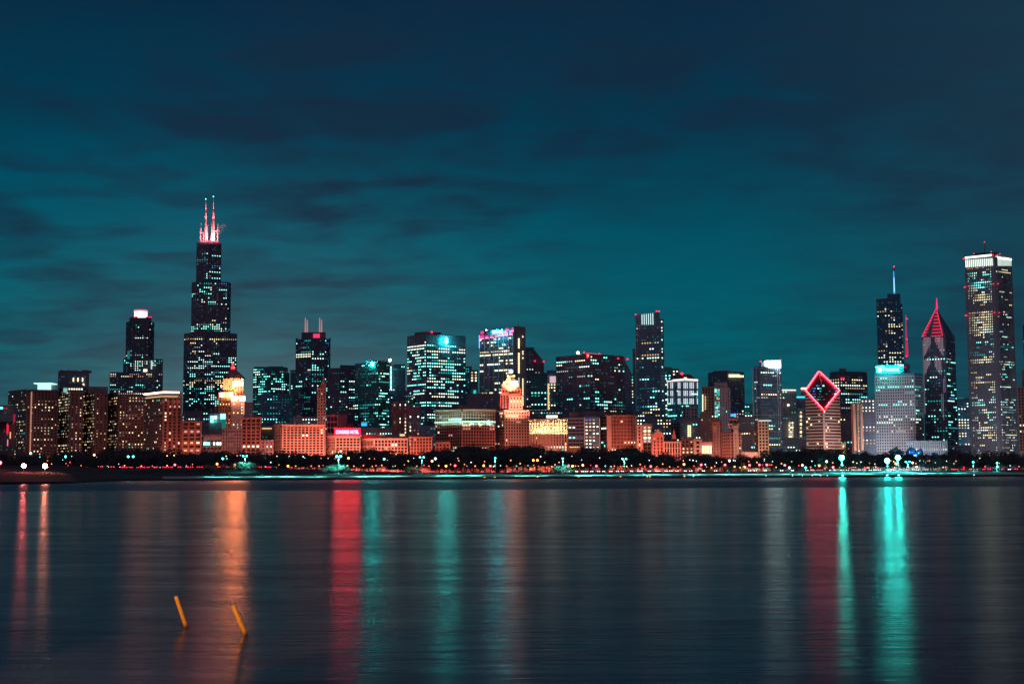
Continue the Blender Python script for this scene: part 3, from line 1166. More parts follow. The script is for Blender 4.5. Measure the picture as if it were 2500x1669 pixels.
b.box('beacon_base', 563, 573, 895, 901, 1663, 4, emat('dim red beacon base', (.9, .02, .1), 1.2))
for (x0, x1, y0, y1) in ((569, 592, 931, 941.5), (565.5, 578, 967, 977), (586, 597, 967, 978), (537, 545.5, 959, 968), (559.5, 567.5, 957, 966)):
    b.box('terrace_floodlamp', x0, x1, y0, y1, 1646, 2.0, BLAZE)
b.box('terrace_floodlamp', 579, 585, 968, 972, 1646, 2, GLOWBULB)
b.lamp(540.5, 942, 1648, 1.0, 'oo', 'terrace_lamp', GLOWBULB)
b.lamp(591.5, 926, 1652, 0.9, 'oo', 'terrace_lamp', GLOWBULB)
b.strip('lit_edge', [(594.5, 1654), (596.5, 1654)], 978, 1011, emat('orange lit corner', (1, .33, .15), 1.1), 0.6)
b.finish()
flood(534, 566, 1648, (1, .24, .10), 2.2, off=36, ytop=930, z=14, aim=0.75)
for x in (551, 558):
    p = at(x, 1010, 1630)
    spot(p, at(x, 940, 1650), (1, .40, .16), 12e5, R(40), 1.0)
for x in (575, 588):
    p = at(x, 972, 1640)
    spot(p, at(x, 930, 1654), (1, .36, .15), 2.2e5, R(70), 1.0)

b = Bld('plant_block', 'small plain mauve grey block right of the blazing tower', 'building', 607, 1000, 1800)
b.vol([(596, 1800), (618, 1800)], 983, w='slate', l=0.02, pal='dim')
b.finish()

# glass office left of the twin-mast tower
b = Bld('glass_office', 'teal lit glass office with flat top left of the twin mast tower', 'building', 660, 950, 2300)
b.vol([(618, 2310), (661, 2290), (703, 2312)], 898, w='teal', l=[0.35, 0.32], g=(4.0, 4.0, 3.2, 1.7), pal='tealw', rows=[(903, 955, 0.42, 'tealw'), (955, 1010, 0.2, 'teal')])
b.box('roof_block', 622, 645, 895, 899, 2318, 20, 'navy')
b.box('roof_block', 655, 690, 894, 899, 2318, 20, 'navy')
b.vol([(700, 2300), (707, 2305)], 911, w='teal', l=0.5, g=(3.5, 4, 3, 1.7), pal='tealw')
b.finish()
b = Bld('dark_office', 'dark office with sparse teal windows in front of the glass office', 'building', 670, 1000, 2000)
b.vol([(636, 2000), (715, 2010)], 962, w='navy', l=0.20, g=(4.0, 4.0, 2.0, 1.8), pal='teal')
b.finish()
b = Bld('teal_sliver', 'thin slice of a teal tower left of the twin mast tower', 'building', 716, 950, 2450)
b.vol([(709, 2450), (723, 2450)], 904, w='teal', l=0.25, g=(3.4, 4.0, 2.2, 2.0), pal='teal')
b.finish()

# twin mast tower
b = Bld('twin_mast_tower', 'dark tower with two pairs of pink masts and a red glowing crown', 'skyscraper', 765, 900, 2500)
TG = (4.0, 4.0, 2.6, 2.2)
b.vol([(722, 2515), (760, 2498), (793, 2502), (807, 2520)], 829, w='black', l=0.22, g=TG, pal='office', dep=50, name='shaft',
      rows=[(829, 838, .3, 'teal', (1, 2)), (838, 858, 0.12, 'tealw'), (859, 864, .6, 'tealw'), (864, 875, 0.92, 'bright', (0, 1)), (875, 892, 0.15), (892, 905, .32, 'teal', (1,)),
            (905, 922, 0.1), (922, 960, 0.40, 'tealw'), (960, 1040, 0.12, 'teal')])
b.vol([(736, 2520), (795, 2520)], 812, b=830, w='black', g=None, name='crown', dep=30)
for x in (724, 805):
    b.box('corner_turret', x - 2, x + 2, 825, 832, 2514, 4, 'black')
b.box('lit_niche', 765, 780, 815, 824, 2516, 3, emat('red lit niche', (1, .03, .10), 1.5))
b.box('crown_block', 783, 793, 813, 826, 2514, 8, 'brown')
for x in (745.3, 750, 780.3, 785):
    b.mast('mast', x, 776 if x in (745.3, 780.3) else 781, 813, 2525, 1.3, 0.8, emat('rose lit mast', (0.9, 0.38, 0.38), 0.55))
b.finish()

b = Bld('bell_tower', 'slim rose stone tower with pointed spire in front of the twin masts', 'tower', 786, 960, 1700)
b.vol([(775, 1702), (796, 1700)], 948, w='brick', l=0.06, pal='pink', g=(2.6, 3.6, 1.4, 1.8), dark=True, cor=[(948, 0.8, 0.5), (965, 0.8, 0.4), (984, 0.8, 0.4), (1002, 0.8, 0.4)], dep=11)
b.hip('spire', 780.5, 795.5, 946, 789.5, 918, 1701, 8, 'brick')
b.hip('pinnacle', 780, 783, 948, 781.5, 938, 1699, 2, 'brick')
b.hip('pinnacle', 793.5, 796.5, 946, 795, 934, 1699, 2, 'brick')
b.finish()
flood(775, 797, 1700, (1, .44, .40), 1.3, ytop=940, aim=0.7)

b = Bld('broad_slab', 'broad black slab with few lit rows right of the twin mast tower', 'building', 830, 950, 2100)
b.vol([(800, 2100), (830, 2095)], 900, w='black', l=0.06, pal='teal')
b.vol([(830, 2090), (868, 2100)], 892, w='black', l=0.14, pal='teal', rows=[(930, 950, .35, 'tealw'), (985, 1002, 0.6, 'cream'), (1002, 1100, .1)], g=(3.4, 4, 2.4, 1.8))
b.vol([(805, 1990), (850, 1990)], 960, w='black', l=0.10, pal='cream', rows=[(988, 1006, .5, 'cream')], g=(3.2, 4, 2.2, 1.7), name='front_wing')
b.finish()
b = Bld('lit_sign_tower', 'dark teal tower with a blank glowing white rooftop sign', 'skyscraper', 905, 950, 2000)
b.vol([(866, 2030), (924, 2000), (951, 2018)], 889, w='teal', l=[0.20, 0.30], g=[(3.8, 4.0, 2.2, 2.0), (3.6, 4, 2.8, 1.7)], pal=['teal', 'tealw'],
      rows=[(895, 905, .05), (908, 985, .48, 'tealw', (1,)), (1005, 1025, .5, 'teal')], tops=None)
b.vol([(893, 2014), (946, 2018)], 881, b=890, w='navy', g=None, name='roof_block', dep=20)
b.box('rooftop_sign', 905.5, 922, 884, 893, 2006, 1.2, emat('blank rooftop sign light', (.012, 1, .88), 95))
b.box('billboard', 882, 896, 1032, 1039.5, 1700, 0.6, emat('blue billboard', (.02, .45, .9), 1.3))
b.finish()
b = Bld('crane_lit_tower', 'tower edged by a column of teal work lights under one bright lamp', 'building', 968, 940, 2200)
b.vol([(948, 2200), (990, 2205)], 890, w='navy', l=0.08, pal='teal', rows=[(890, 905, .75, 'teal')], g=(3.2, 4, 1.8, 1.8))
for k in range(14):
    b.lamp(954.5, 896 + k * 4.1, 2196, 1.1, 'tw' if k % 3 else 'ww', 'work_lamp')
b.lamp(952, 879, 2200, 2.0, 'ww', 'roof_lamp', emat('bright roof lamp', (0.9, 1.0, .8), 30))
b.mast('lamp_mast', 952, 881, 892, 2203, 0.5, 0.5, 'darksteel')
b.finish()

# orange lit long hotel
b = Bld('long_facade', 'long flat orange lit building with even rows of paired windows', 'building', 730, 1070, 1480)
b.vol([(669, 1500), (689, 1482), (792, 1490)], 1037, w='stone', l=[0.04, 0.05], pal='cream', g=[(3.4, 2.75, 1.3, 1.5), (3.7, 2.75, 2.1, 1.6)], dark=True,
      cor=[(1037, 0.9, 0.9), (1043, 0.4, 0.4), (1080, 0.4, 0.4)], margin=0.8, vgap=1.8, zlo=GZ + 6)
b.vol([(669, 1506), (689, 1488)], 1035, b=1038, w='stone', g=None, name='parapet', dep=20)
b.finish()
flood(669, 792, 1482, OR, 1.45, ytop=1040)
b = Bld('pale_annex', 'small pale green annex between the brown store and the long building', 'building', 645, 1090, 1478)
b.vol([(637, 1480), (668, 1478)], 1075, w='slate', l=0.1, pal='teal', g=(3.4, 3.5, 1.6, 1.8), dark=True, fins=(3.4, 0.6, .4))
b.finish()
b = Bld('flat_roofed_block', 'dark flat block with a lit sign strip behind the pale annex', 'building', 645, 1060, 1530)
b.vol([(637, 1532), (672, 1532)], 1042, w='brown', l=0.05, pal='dim')
b.strip('lit_sign_strip', [(640, 1530), (663, 1530)], 1044, 1047, EMM['cm'], .3)
b.finish()

b = Bld('white_gable_building', 'narrow pale facade with arched panels beside the red hotel sign', 'building', 811, 1040, 1560)
b.vol([(798, 1562), (825, 1560)], 1014, w='marble', l=0.02, pal='dim', g=(3.6, 6.2, 2.6, 4.2), dark=True, cor=[(1014, .8, .7), (1028, .5, .4)], zlo=at(800, 1060, 1560).z)
b.finish()
flood(798, 825, 1560, (1, .6, .6), 0.16, ytop=1010, aim=.8)
b = Bld('mauve_block', 'dim mauve block behind the red hotel sign', 'building', 835, 1030, 1600)
b.vol([(825, 1600), (846, 1600)], 1014, w='brown', l=0.05, pal='cream')
b.vol([(846, 1610), (863, 1610)], 1035, w='brown', l=0.03, pal='cream')
b.finish()

# hotel with the big red sign
b = Bld('hotel_with_red_sign', 'orange lit hotel under a big red framed rooftop name sign', 'hotel', 845, 1080, 1480)
b.vol([(797, 1505), (819, 1482), (880, 1488)], 1064, w='stone', l=[0.02, 0.05], pal='cream', g=[(3.4, 3.2, 1.4, 1.7), (3.3, 3.0, 2.2, 1.9)], dark=True,
      cor=[(1064, 1.0, 1.2), (1092, 0.5, 0.5)], vgap=2.6, zlo=GZ + 8)
b.box('sign_panel', 817, 879, 1044.5, 1063, 1482.5, 1.0, SIGNRED, D1=1488)
b.text('sign_lettering', 'CONGRESS', 819.5, 852.5, 1049, 1058, 1481.6, CREAMSIGN, 1484.8)
b.text('sign_lettering', 'HOTEL', 855, 875.5, 1049, 1058, 1485.0, CREAMSIGN, 1486.6)
for x in (818, 838, 858, 878):
    b.mast('sign_post', x, 1046, 1064, 1486, 0.25, 0.25, 'darksteel')
for k in range(4):
    b.lit(811 + k * 7, 813 + k * 7, 1101, 1106, 1478, 'cw')
b.finish()
flood(819, 880, 1482, OR, 1.35, ytop=1065)

b = Bld('arcaded_block', 'low orange block with arcaded ground floor right of the hotel sign', 'building', 935, 1085, 1470)
b.vol([(880, 1502), (913, 1472), (996, 1478)], 1071, w='stone', l=[0.10, 0.05], pal='tealw', g=[(3.6, 6.5, 2.0, 5.0), (3.2, 3.4, 1.9, 2.2)], dark=True,
      cor=[(1071, 1.0, 1.3), (1092, 0.5, 0.5)], vgap=1.8, zlo=GZ + 7)
b.vol([(885, 1510), (985, 1494)], 1063, b=1072, w='brown', g=None, name='attic')
b.box('roof_lights', 925, 940, 1061, 1063, 1492, 1, EMM['cd'])
b.box('roof_lights', 976, 988, 1059, 1064, 1488, 1, EMM['oo'])
b.finish()
flood(905, 996, 1472, OR, 1.25, ytop=1072)
flood(880, 912, 1480, (1, .35, .3), 0.3, ytop=1075)

b = Bld('amber_loft', 'dark brown loft with a bright top row of cream windows', 'building', 976, 1020, 1650)
b.vol([(956, 1654), (970, 1652), (997, 1650)], 982, w='brown', l=[.2, .35], pal='cream', g=(4.2, 4.0, 1.9, 2.6), rows=[(985, 996, .97, 'cream'), (996, 1012, .0), (1012, 1050, .55, 'cream')], corr=0.12, fins=(4.2, .8, .5))
b.finish()
b = Bld('framed_loft', 'grey framed narrow loft full of cream windows', 'building', 1011, 1030, 1620)
b.vol([(996, 1624), (1027, 1620)], 994, w='slate', l=0.5, pal='cream', g=(3.6, 3.9, 2.0, 2.4), fins=(7, 1.2, .6), corr=0.12, cor=[(994, .8, .7)])
b.finish()
b = Bld('two_tone_block', 'low block with dark top floors and bright orange ground floors', 'building', 1028, 1085, 1460)
b.vol([(1001, 1464), (1055, 1462)], 1066, w='brick', l=0.10, pal='pink', g=(2.8, 3.3, 1.5, 2.1), dark=True, cor=[(1066, .8, 1.4), (1091, .6, .8)])
b.finish()
flood(1001, 1055, 1460, OR, 0.55, z=5, aim=0.1, ytop=1070)
b = Bld('low_corner_block', 'squat red brown building left of the long cream corniced block', 'building', 1080, 1095, 1465)
b.vol([(1062, 1468), (1099, 1466)], 1080, w='brick', l=0.05, pal='pink', g=(3.4, 3.5, 1.8, 2.0), dark=True)
b.finish()
flood(1062, 1099, 1465, OR, 0.28, ytop=1085)
# ------------------------------------------------------------------ the middle of the skyline
b = Bld('emblem_tower', 'wide black tower full of teal rows with a white leaf emblem', 'skyscraper', 1065, 900, 1950)
b.vol([(994, 1985), (1041, 1950), (1137, 1985)], 822, w='black', l=[.35, .42], g=(3.9, 4.15, 3.0, 1.9), pal='tealw', dep=50, name='shaft', vgap=0.3,
      rows=[(815, 838, 0.0), (838, 846, .55, 'tealw', (1,)), (846, 862, .72, 'bright'), (862, 870, .35), (870, 945, .62, 'tealw'), (945, 952, .2), (952, 958, .5), (958, 972, .45, 'bright'),
            (972, 980, .1), (980, 992, .85, 'tealw')])
b.vol([(1012, 1978), (1036, 1966), (1078, 1980)], 813, b=823, w='black', g=None, name='roof_block', dep=25)
b.vol([(985, 1960), (1010, 1950)], 955, w='black', l=.2, pal='teal', name='low_wing')
b.lamp(1054, 811, 1965, 1.9, 'rr', 'beacon', RED)
b.mast('beacon_post', 1054, 811, 818, 1967, .4, .4, 'darksteel')
# white emblem: a bud between two leaves
mb = MB()
D_ = 1958
def P_(x, y, dd=0):
    p = at(x, y, D_ + dd)
    return (p.x, p.y, p.z)
bud = [(1089.6, 822), (1091.8, 825), (1093.6, 826), (1093, 829.5), (1092, 833), (1094, 830.8), (1095, 833), (1093.8, 836.5), (1091, 840), (1089.4, 841),
       (1087.6, 839.8), (1085.2, 836), (1084, 832.6), (1085.2, 830.6), (1087.0, 832.6), (1086, 829), (1085.6, 826), (1087.6, 824.8)]
n = len(bud)
ce = (sum(q[0] for q in bud) / n, sum(q[1] for q in bud) / n)
vs = [P_(*ce)] + [P_(*q) for q in bud] + [P_(q[0], q[1], 1.2) for q in bud]
fs = [(0, 1 + (i + 1) % n, 1 + i) for i in range(n)] + [(1 + i, 1 + (i + 1) % n, 1 + n + (i + 1) % n, 1 + n + i) for i in range(n)]
mb.add(vs, fs, emat('white emblem light', (.015, 1, .94), 55))
mb.build('emblem', b.root, b.o)
b.finish()

b = Bld('lit_terrace_block', 'stepped block with wide cream lit floors between two big towers', 'building', 1152, 940, 2100)
b.vol([(1130, 2110), (1152, 2105)], 896, w='navy', l=.15, pal='teal')
b.vol([(1147, 2100), (1167, 2104)], 904, w='slate', l=.3, pal='cream', g=(4.0, 4.0, 3.6, 2.4), rows=[(904, 934, .95, 'cream'), (934, 990, .25, 'teal')])
b.box('teal_sign', 1156, 1162, 952, 968, 2098, .6, EMM['tm'])
b.finish()

# magenta crowned tower
b = Bld('magenta_crown_tower', 'white ribbed tower with magenta lit crown and a cyan rooftop sign', 'skyscraper', 1230, 880, 1800)
MG = emat('magenta lit panel', (1.0, .02, .22), 1.7)
MG2 = emat('pink lit sill', (1.0, .30, .50), 1.9)
b.vol([(1170, 1830), (1254, 1798)], 817, w='navy', l=.25, g=(3.3, 4.05, 3.0, 2.3), pal='cream', dep=40, name='shaft', margin=.8,
      rows=[(800, 828, 0.0), (828, 842, .35, 'cream'), (842, 855, .25), (855, 862, .55, 'cream'), (862, 871, .96, 'bright'), (871, 892, .45, 'cream'), (892, 915, .35, 'cream'),
            (915, 928, .0), (928, 940, .35, 'cream'), (940, 962, .6, 'cream'), (962, 1000, .05)])
b.vol([(1254, 1797), (1283, 1806)], 798, w='slate', l=.0, g=None, dep=36, name='service_core')
p0, p1 = at(1170, 817, 1830), at(1254, 817, 1798)
for k in range(8):
    u0, u1 = k / 7.0, 0
    x = 1171 + (1253 - 1171) * u0
    D_ = 1829 + (1797 - 1829) * u0
    b.mast('rib', x, 812 + 0 * k, 985, D_ - 0.6, .5, .5, pmat('rose tinted rib', (.62, .52, .56), .6, var=.05))
    if k < 7:
        x2 = x + 82 / 7.0
        Dk = D_ - 2.5
        yo = -1.7 * k
        b.box('crown_panel', x + 1.6, x2 - 2.0, 818.5 + yo, 825.5 + yo, D_ - .9, .7, MG, D1=D_ - 4.9)
        b.box('crown_light', x + 1.6, x2 - 2.0, 825.5 + yo, 828 + yo, D_ - .9, .7, MG2, D1=D_ - 4.9)
for (x0, x1, y0) in ((1174, 1181, 809), (1188, 1196, 807), (1234, 1242.5, 801.5), (1249.5, 1257.5, 800)):
    D_ = 1830 - 32 * (x0 - 1170) / 84
    b.box('crown_block', x0, x1, y0, y0 + 6, D_ + 1.5, 4, MG)
    b.box('crown_light', x0, x1, y0 + 6, y0 + 9, D_ + 1.5, 4, MG2)
b.box('roof_screen', 1181, 1250, 806, 818, 1812, 8, 'navy', D1=1806)
b.text('sign_lettering', 'united', 1202, 1226, 804, 813.5, 1805, CYANSIGN, 1797)
b.lamp(1187, 807, 1815, 1.3, 'ww', 'roof_lamp', emat('star white lamp', (1, 1, 1), 20))
b.strip('edge_light', [(1169.2, 1828), (1171, 1828)], 818, 850, emat('blue white edge light', (.3, .5, 1), 1.6), .8)
b.mast('aerial', 1266, 790, 799, 1810, .3, .2, 'darksteel')
b.box('roof_block', 1257, 1271, 796.5, 799.5, 1806, 10, 'navy')
for k in range(30):
    y = 826 + k * 5.05
    if k not in (5, 6) and (k < 17 or k > 18):
        b.lit(1265.2, 1268.4, y, y + 3.6, 1799.5, 'cw' if k < 17 else 'wm')
for k in range(33):
    y = 820 + k * 5.2
    if k in (0, 7, 8, 10) or k > 19:
        b.lit(1275.5, 1277.6, y, y + 3.4, 1802.5, 'cw')
b.finish()

b = Bld('sloped_roof_tower', 'black tower with a sloping roof and two red beacons', 'building', 1305, 930, 2300)
b.vol([(1283, 2300), (1304, 2300)], 849, w='black', l=.12, pal='cream', g=(4, 4, 1.8, 1.6))
mb = MB()
F2 = [at(1304, 853, 2302), at(1328, 880, 2306)]
poly = [(F2[0].x, 2302), (F2[1].x, 2306), (F2[1].x, 2340), (F2[0].x, 2340)]
z0 = at(1304, 920, 2302).z
mb.prism(poly, z0, 0, WALL['black'], tops=[F2[0].z, at(1328, 882, 2306).z, at(1328, 882, 2306).z, F2[0].z])
mb.build('sloping_wall', b.root, b.o)
b.vol([(1304, 2301), (1328, 2305)], 905, w='black', l=.2, pal='tealw', g=(4, 4, 1.8, 1.6))
for x, y in ((1306, 881), (1327, 882.5)):
    b.lamp(x, y, 2296, 1.7, 'rr', 'beacon', RED)
b.finish()

b = Bld('glassy_midrise', 'dim teal glass midrise with a bright column of windows', 'building', 1325, 960, 1950)
b.vol([(1294, 1955), (1336, 1955)], 911, w='teal', l=.22, pal='teal', g=(4, 4.0, 2.6, 1.8), rows=[(911, 950, .03), (950, 1010, .45, 'tealw')])
b.vol([(1335, 1945), (1358, 1948)], 905, w='navy', l=.2, pal='cream', g=(4, 4, 2.8, 2.0), rows=[(905, 936, 0), (936, 1000, .55, 'cream')])
b.box('lit_screen', 1342, 1357, 918, 934.5, 1942, .6, emat('rose white screen', (.85, .55, .62), .8))
b.strip('column_lights', [(1337, 1944), (1340.5, 1944)], 936, 1000, EMM['cm'], .4)
b.finish()

# ribbed domed tower, blue lantern
b = Bld('beehive_tower', 'orange stone tower with stepped glowing dome and blue lantern', 'tower', 1256, 1000, 1560)
S = 'stone'
b.vol([(1219, 1572), (1232, 1560), (1293, 1566)], 1003, w=S, l=[.12, .09], pal='cream', g=(2.9, 3.3, 1.3, 1.8), dark=True, name='body', cor=[(1003, 1.0, 1.0), (1027, .8, .5)], dep=26)
b.vol([(1243, 1566), (1276, 1568)], 966, b=1004, w=S, l=.05, pal='cream', g=(2.9, 3.3, 1.3, 1.8), dark=True, name='upper_shaft', cor=[(985, .8, .5)], dep=22)
b.vol([(1220, 1576), (1243, 1572)], 963, b=1004, w='brown', l=.06, pal='cream', g=(2.9, 3.3, 1.3, 2.6), dark=True, name='rear_shaft', dep=20)
b.vol([(1243, 1567), (1276, 1569)], 962, b=986, w='brick', l=.08, pal='cream', g=(2.4, 9, 1.2, 7), dark=True, name='colonnade', cor=[(964, 1.4, 1.2)], dep=20)
b.vol([(1224, 1570), (1272, 1571)], 948, b=963, w='brick', l=.0, g=(3, 4, 1.4, 2), dark=True, name='stage', cor=[(948, .8, .8), (958, .8, .5)], dep=18)
b.vol([(1228, 1571), (1266, 1572)], 940, b=949, w='brick', g=None, name='stage', dep=16)
# stepped pyramid
DOME = pmat('pale dome stone', (.62, .5, .38), .8, var=.1)
for k in range(6):
    u = k / 6.0
    b.box('dome_step', 1230 + 13 * u, 1264 - 12 * u, 939 - 3.7 * (k + 1), 939 - 3.7 * k + .3, 1574 + 5 * u, 20 - 14 * u, DOME)
b.box('dome_cap', 1239, 1256, 916, 919, 1579, 6, DOME)
b.box('dome_floodlamp', 1247, 1264, 929.5, 938.5, 1571, 1.6, emat('cream dome floodlamp', (1.0, .62, .32), 7.0))
b.box('dome_floodlamp', 1228.5, 1235, 931, 939, 1571, 1.6, emat('amber dome floodlamp', (1.0, .5, .22), 3.0))
b.box('dome_floodlamp', 1225, 1228, 937, 943, 1571, 1.6, EMM['oo'])
for x in (1240, 1255):
    b.lamp(x, 917.5, 1578, 1.2, 'oo', 'dome_lamp', EMM['cw'])
b.mast('lantern_post', 1247.5, 905, 917, 1580, .7, .5, 'darksteel')
b.lamp(1247.5, 906.5, 1580, 2.4, 'bb', 'blue_lantern', emat('blue lantern glass', (.12, .35, 1), 6))
b.lamp(1247.5, 905.5, 1577.6, .9, 'ww', 'lantern_core', emat('white lantern core', (1, 1, 1), 12))
b.finish()
flood(1219, 1293, 1562, OR, .42, ytop=1005, aim=.6)
p = at(1259, 1010, 1520)
spot(p, at(1259, 965, 1566), OR, 6e5, R(70), 1.0)
spot(at(1247, 950, 1556), at(1247, 928, 1574), (1, .42, .22), 1.6e5, R(75), .6)

b = Bld('narrow_gap_block', 'narrow black block between the corniced block and beehive tower', 'building', 1214, 1030, 1600)
b.vol([(1205, 1600), (1222, 1600)], 1000, w='black', l=.1, pal='cream')
b.finish()
b = Bld('dark_midrise', 'low black midrise showing above the long cream corniced block', 'building', 1180, 985, 1780)
b.vol([(1140, 1780), (1222, 1780)], 962, w='black', l=.05, pal='teal', rows=[(962, 970, .0)])
b.finish()

# long block with pale lit attic
b = Bld('corniced_block', 'long bowed brown block with pale teal lit attic and white cornice', 'building', 1135, 1050, 1520)
CG = (3.1, 3.35, 1.9, 2.1)
b.vol([(1062, 1545), (1128, 1520), (1209, 1538)], 1003, w='brick', l=[.10, .10], pal='cream', g=CG, dark=True, name='wall', cor=[(1003, 1.0, 1.6), (1008, .5, .9), (1036, .5, .6)],
      rows=[(1003, 1010, 0), (1010, 1036, .06, 'teal'), (1036, 1048, .3, 'pink'), (1048, 1086, .07, 'pink'), (1086, 1096, .75, 'cream')], vgap=1.6)
b.strip('cornice', [(1062, 1543), (1128, 1518), (1209, 1536)], 1001, 1004.6, 'terra', 1.6, 1.5)
b.strip('attic_light_strip', [(1062, 1543), (1128, 1518), (1209, 1536)], 1029.5, 1032.8, emat('teal attic lamp strip', (.42, 1.0, .78), 1.15), .9, .5)
b.vol([(1117, 1545), (1140, 1545)], 989, b=1003, w='brick', g=None, name='roof_house', dep=12)
b.finish()
flood(1120, 1209, 1518, OR, .26, ytop=1005, aim=.35)
flood(1062, 1120, 1530, (1, .3, .2), .06, ytop=1005)
for x in (1075, 1095, 1115, 1135, 1155, 1175, 1195):
    D_ = 1520 + abs(x - 1128) * .3
    spot(at(x, 1036, D_ - 9), at(x, 1012, D_), (.50, 1.0, .72), 14000, R(130), .6)

# cream lit arcade block
b = Bld('cream_arcade_block', 'glowing cream facade with tall arched bays and orange lower floors', 'building', 1338, 1060, 1520)
b.vol([(1292, 1530), (1385, 1520)], 1024, w='terra', l=.1, pal='cream', g=(3.0, 3.3, 1.5, 2.3), dark=True, fins=(3.0, .9, .9), cor=[(1024, 1.1, 1.6), (1058, .6, .8), (1088, .6, .8)],
      rows=[(1024, 1034, 0), (1034, 1058, .1, 'cream'), (1058, 1084, .08, 'pink'), (1084, 1100, .7, 'tealw')], vgap=1.6)
CLIT = emat('cream bay lamp', (1.0, .70, .34), 2.0)
p0 = None
for k in range(15):
    x = 1295 + k * 6.2
    D_ = 1528 - k * .68
    b.lamp(x, 1034, D_ - 1.6, .75, 'cw', 'bay_lamp', CLIT)
b.strip('sill_light_strip', [(1292, 1529), (1385, 1519)], 1055.5, 1057, emat('cream sill light', (1.0, .80, .45), .9), 1.0, .5)
b.box('rooftop_sign', 1334, 1361, 1014, 1019, 1524, 1, emat('pale rooftop sign', (.7, 1, .95), 4))
b.finish()
flood(1292, 1385, 1524, OR, .45, ytop=1060, aim=.4)
for k in range(9):
    x = 1297 + k * 10.4
    D_ = 1528 - k * 1.1
    spot(at(x, 1060, D_ - 8), at(x, 1036, D_), (1, .74, .34), 9000, R(110), .6)

# wide dark tower, red sign
b = Bld('red_sign_tower', 'very wide black glass tower with a small red rooftop sign', 'skyscraper', 1445, 940, 1850)
b.vol([(1357, 1895), (1440, 1850), (1525, 1888)], 872, w='black', l=[.14, .22], g=(4.2, 4.15, 3.0, 1.9), pal='office', dep=60, name='shaft',
      rows=[(868, 876, .1), (876, 890, .45, 'tealw', (1,)), (890, 925, .22, 'office'), (925, 975, .22, 'teal'), (975, 990, .6, 'teal', (1,)), (990, 1003, .15)])
mb = MB()      # sloping flank on the right
a0, a1 = at(1525, 877, 1888), at(1541, 914, 1892)
zb = at(1525, 1012, 1888).z
mb.prism([(a0.x, 1888), (a1.x + 1, 1892), (a1.x + 1, 1930), (a0.x, 1930)], GZ, 0, WALL['navy'], tops=[a0.z, a1.z, a1.z, a0.z])
mb.build('sloping_flank', b.root, b.o)
b.box('sign_frame', 1432, 1467, 862, 874, 1851, 1.2, emat('small red sign panel', (1, .0, .03), 2.0), D1=1866)
SL = emat('pale red sign letters', (1, .42, .35), 3.5)
b.text('sign_lettering', 'The National', 1434, 1463, 866, 870.5, 1850.2, SL, 1862.5)
b.box('roof_block', 1411, 1425, 863.5, 868.5, 1875, 14, 'slate')
b.lamp(1411, 861, 1872, 1.9, 'ww', 'roof_lamp', emat('warm white roof lamp', (1, .95, .8), 8))
for x, y in ((1426, 860), (1463, 864), (1490, 869.5), (1496, 870), (1503, 870.5), (1509.5, 874.5), (1532, 876.5)):
    b.lamp(x, y, 1880, 1.4, 'rr', 'beacon', RED)
b.finish()
b = Bld('cream_banded_tower', 'narrow tower with cream lit floors left of the tall slanted tower', 'building', 1541, 950, 2100)
b.vol([(1531, 2100), (1548, 2100)], 915, w='navy', l=.6, pal='cream', g=(3.6, 4.2, 3.0, 1.8), rows=[(915, 930, .5, 'teal')])
b.finish()

# tall slanted tower
b = Bld('slanted_top_tower', 'tall dark glass tower with slanted top and six white vertical light bars', 'skyscraper', 1590, 880, 1750)
LG = (3.6, 3.75, 2.6, 1.8)
F2 = [at(1551, 769, 1760), at(1610, 762, 1750)]
b.vol([(1551, 1766), (1610, 1750)], 782, w='navy', l=.22, g=LG, pal='office', dep=34, name='shaft', roof=False,
      rows=[(780, 800, 0), (800, 850, .12, 'cream'), (850, 890, .25, 'cream'), (890, 960, .14, 'office'), (960, 1000, .3, 'tealw'), (1000, 1040, .4, 'cream')])
mb = MB()
q0, q1 = at(1551, 782, 1766), at(1610, 782, 1750)
mb.prism([(q0.x, 1766), (q1.x, 1750), (q1.x * 1.02, 1784), (q0.x * 1.012, 1790)], q0.z - .2, 0, WALL['navy'],
         tops=[at(1551, 768.5, 1766).z, at(1610, 762, 1750).z, at(1610, 762, 1750).z, at(1551, 768.5, 1766).z])
mb.build('slanted_crown', b.root, b.o)
b.vol([(1610, 1751), (1620.5, 1756)], 779, w='navy', l=.35, g=(3.4, 3.75, 2.2, 2.0), pal='tealw', dep=30, name='side_slab', rows=[(779, 815, .65, 'tealw'), (815, 850, .2), (850, 900, .7, 'tealw')])
b.vol([(1544, 1768), (1551, 1766)], 852, w='teal', l=.05, g=LG, pal='teal', dep=20, name='side_slab')
for k in range(6):
    x = 1566.5 + k * 5.3
    D_ = 1766 - 16 * (x - 1551) / 59
    b.box('light_bar', x, x + 1.5, 767.3 - k * .6, 792, D_ - 1, .6, emat('white light bar', (.7, 1, .98), 1.2))
for x, y in ((1552, 767.5), (1603, 759.5), (1609, 760)):
    b.lamp(x, y, 1762, 1.1, 'rr', 'beacon', RED)
b.finish()

b = Bld('teal_terrace_tower', 'block with teal and cream lit roof terraces behind the gabled tower', 'building', 1640, 920, 1900)
b.vol([(1620, 1900), (1640, 1900)], 897, w='teal', l=.5, pal='tealw', g=(3.6, 4, 2.8, 2.2))
b.vol([(1640, 1902), (1658, 1902)], 901, w='navy', l=.55, pal='cream', g=(3.6, 4, 2.8, 2.0))
b.finish()

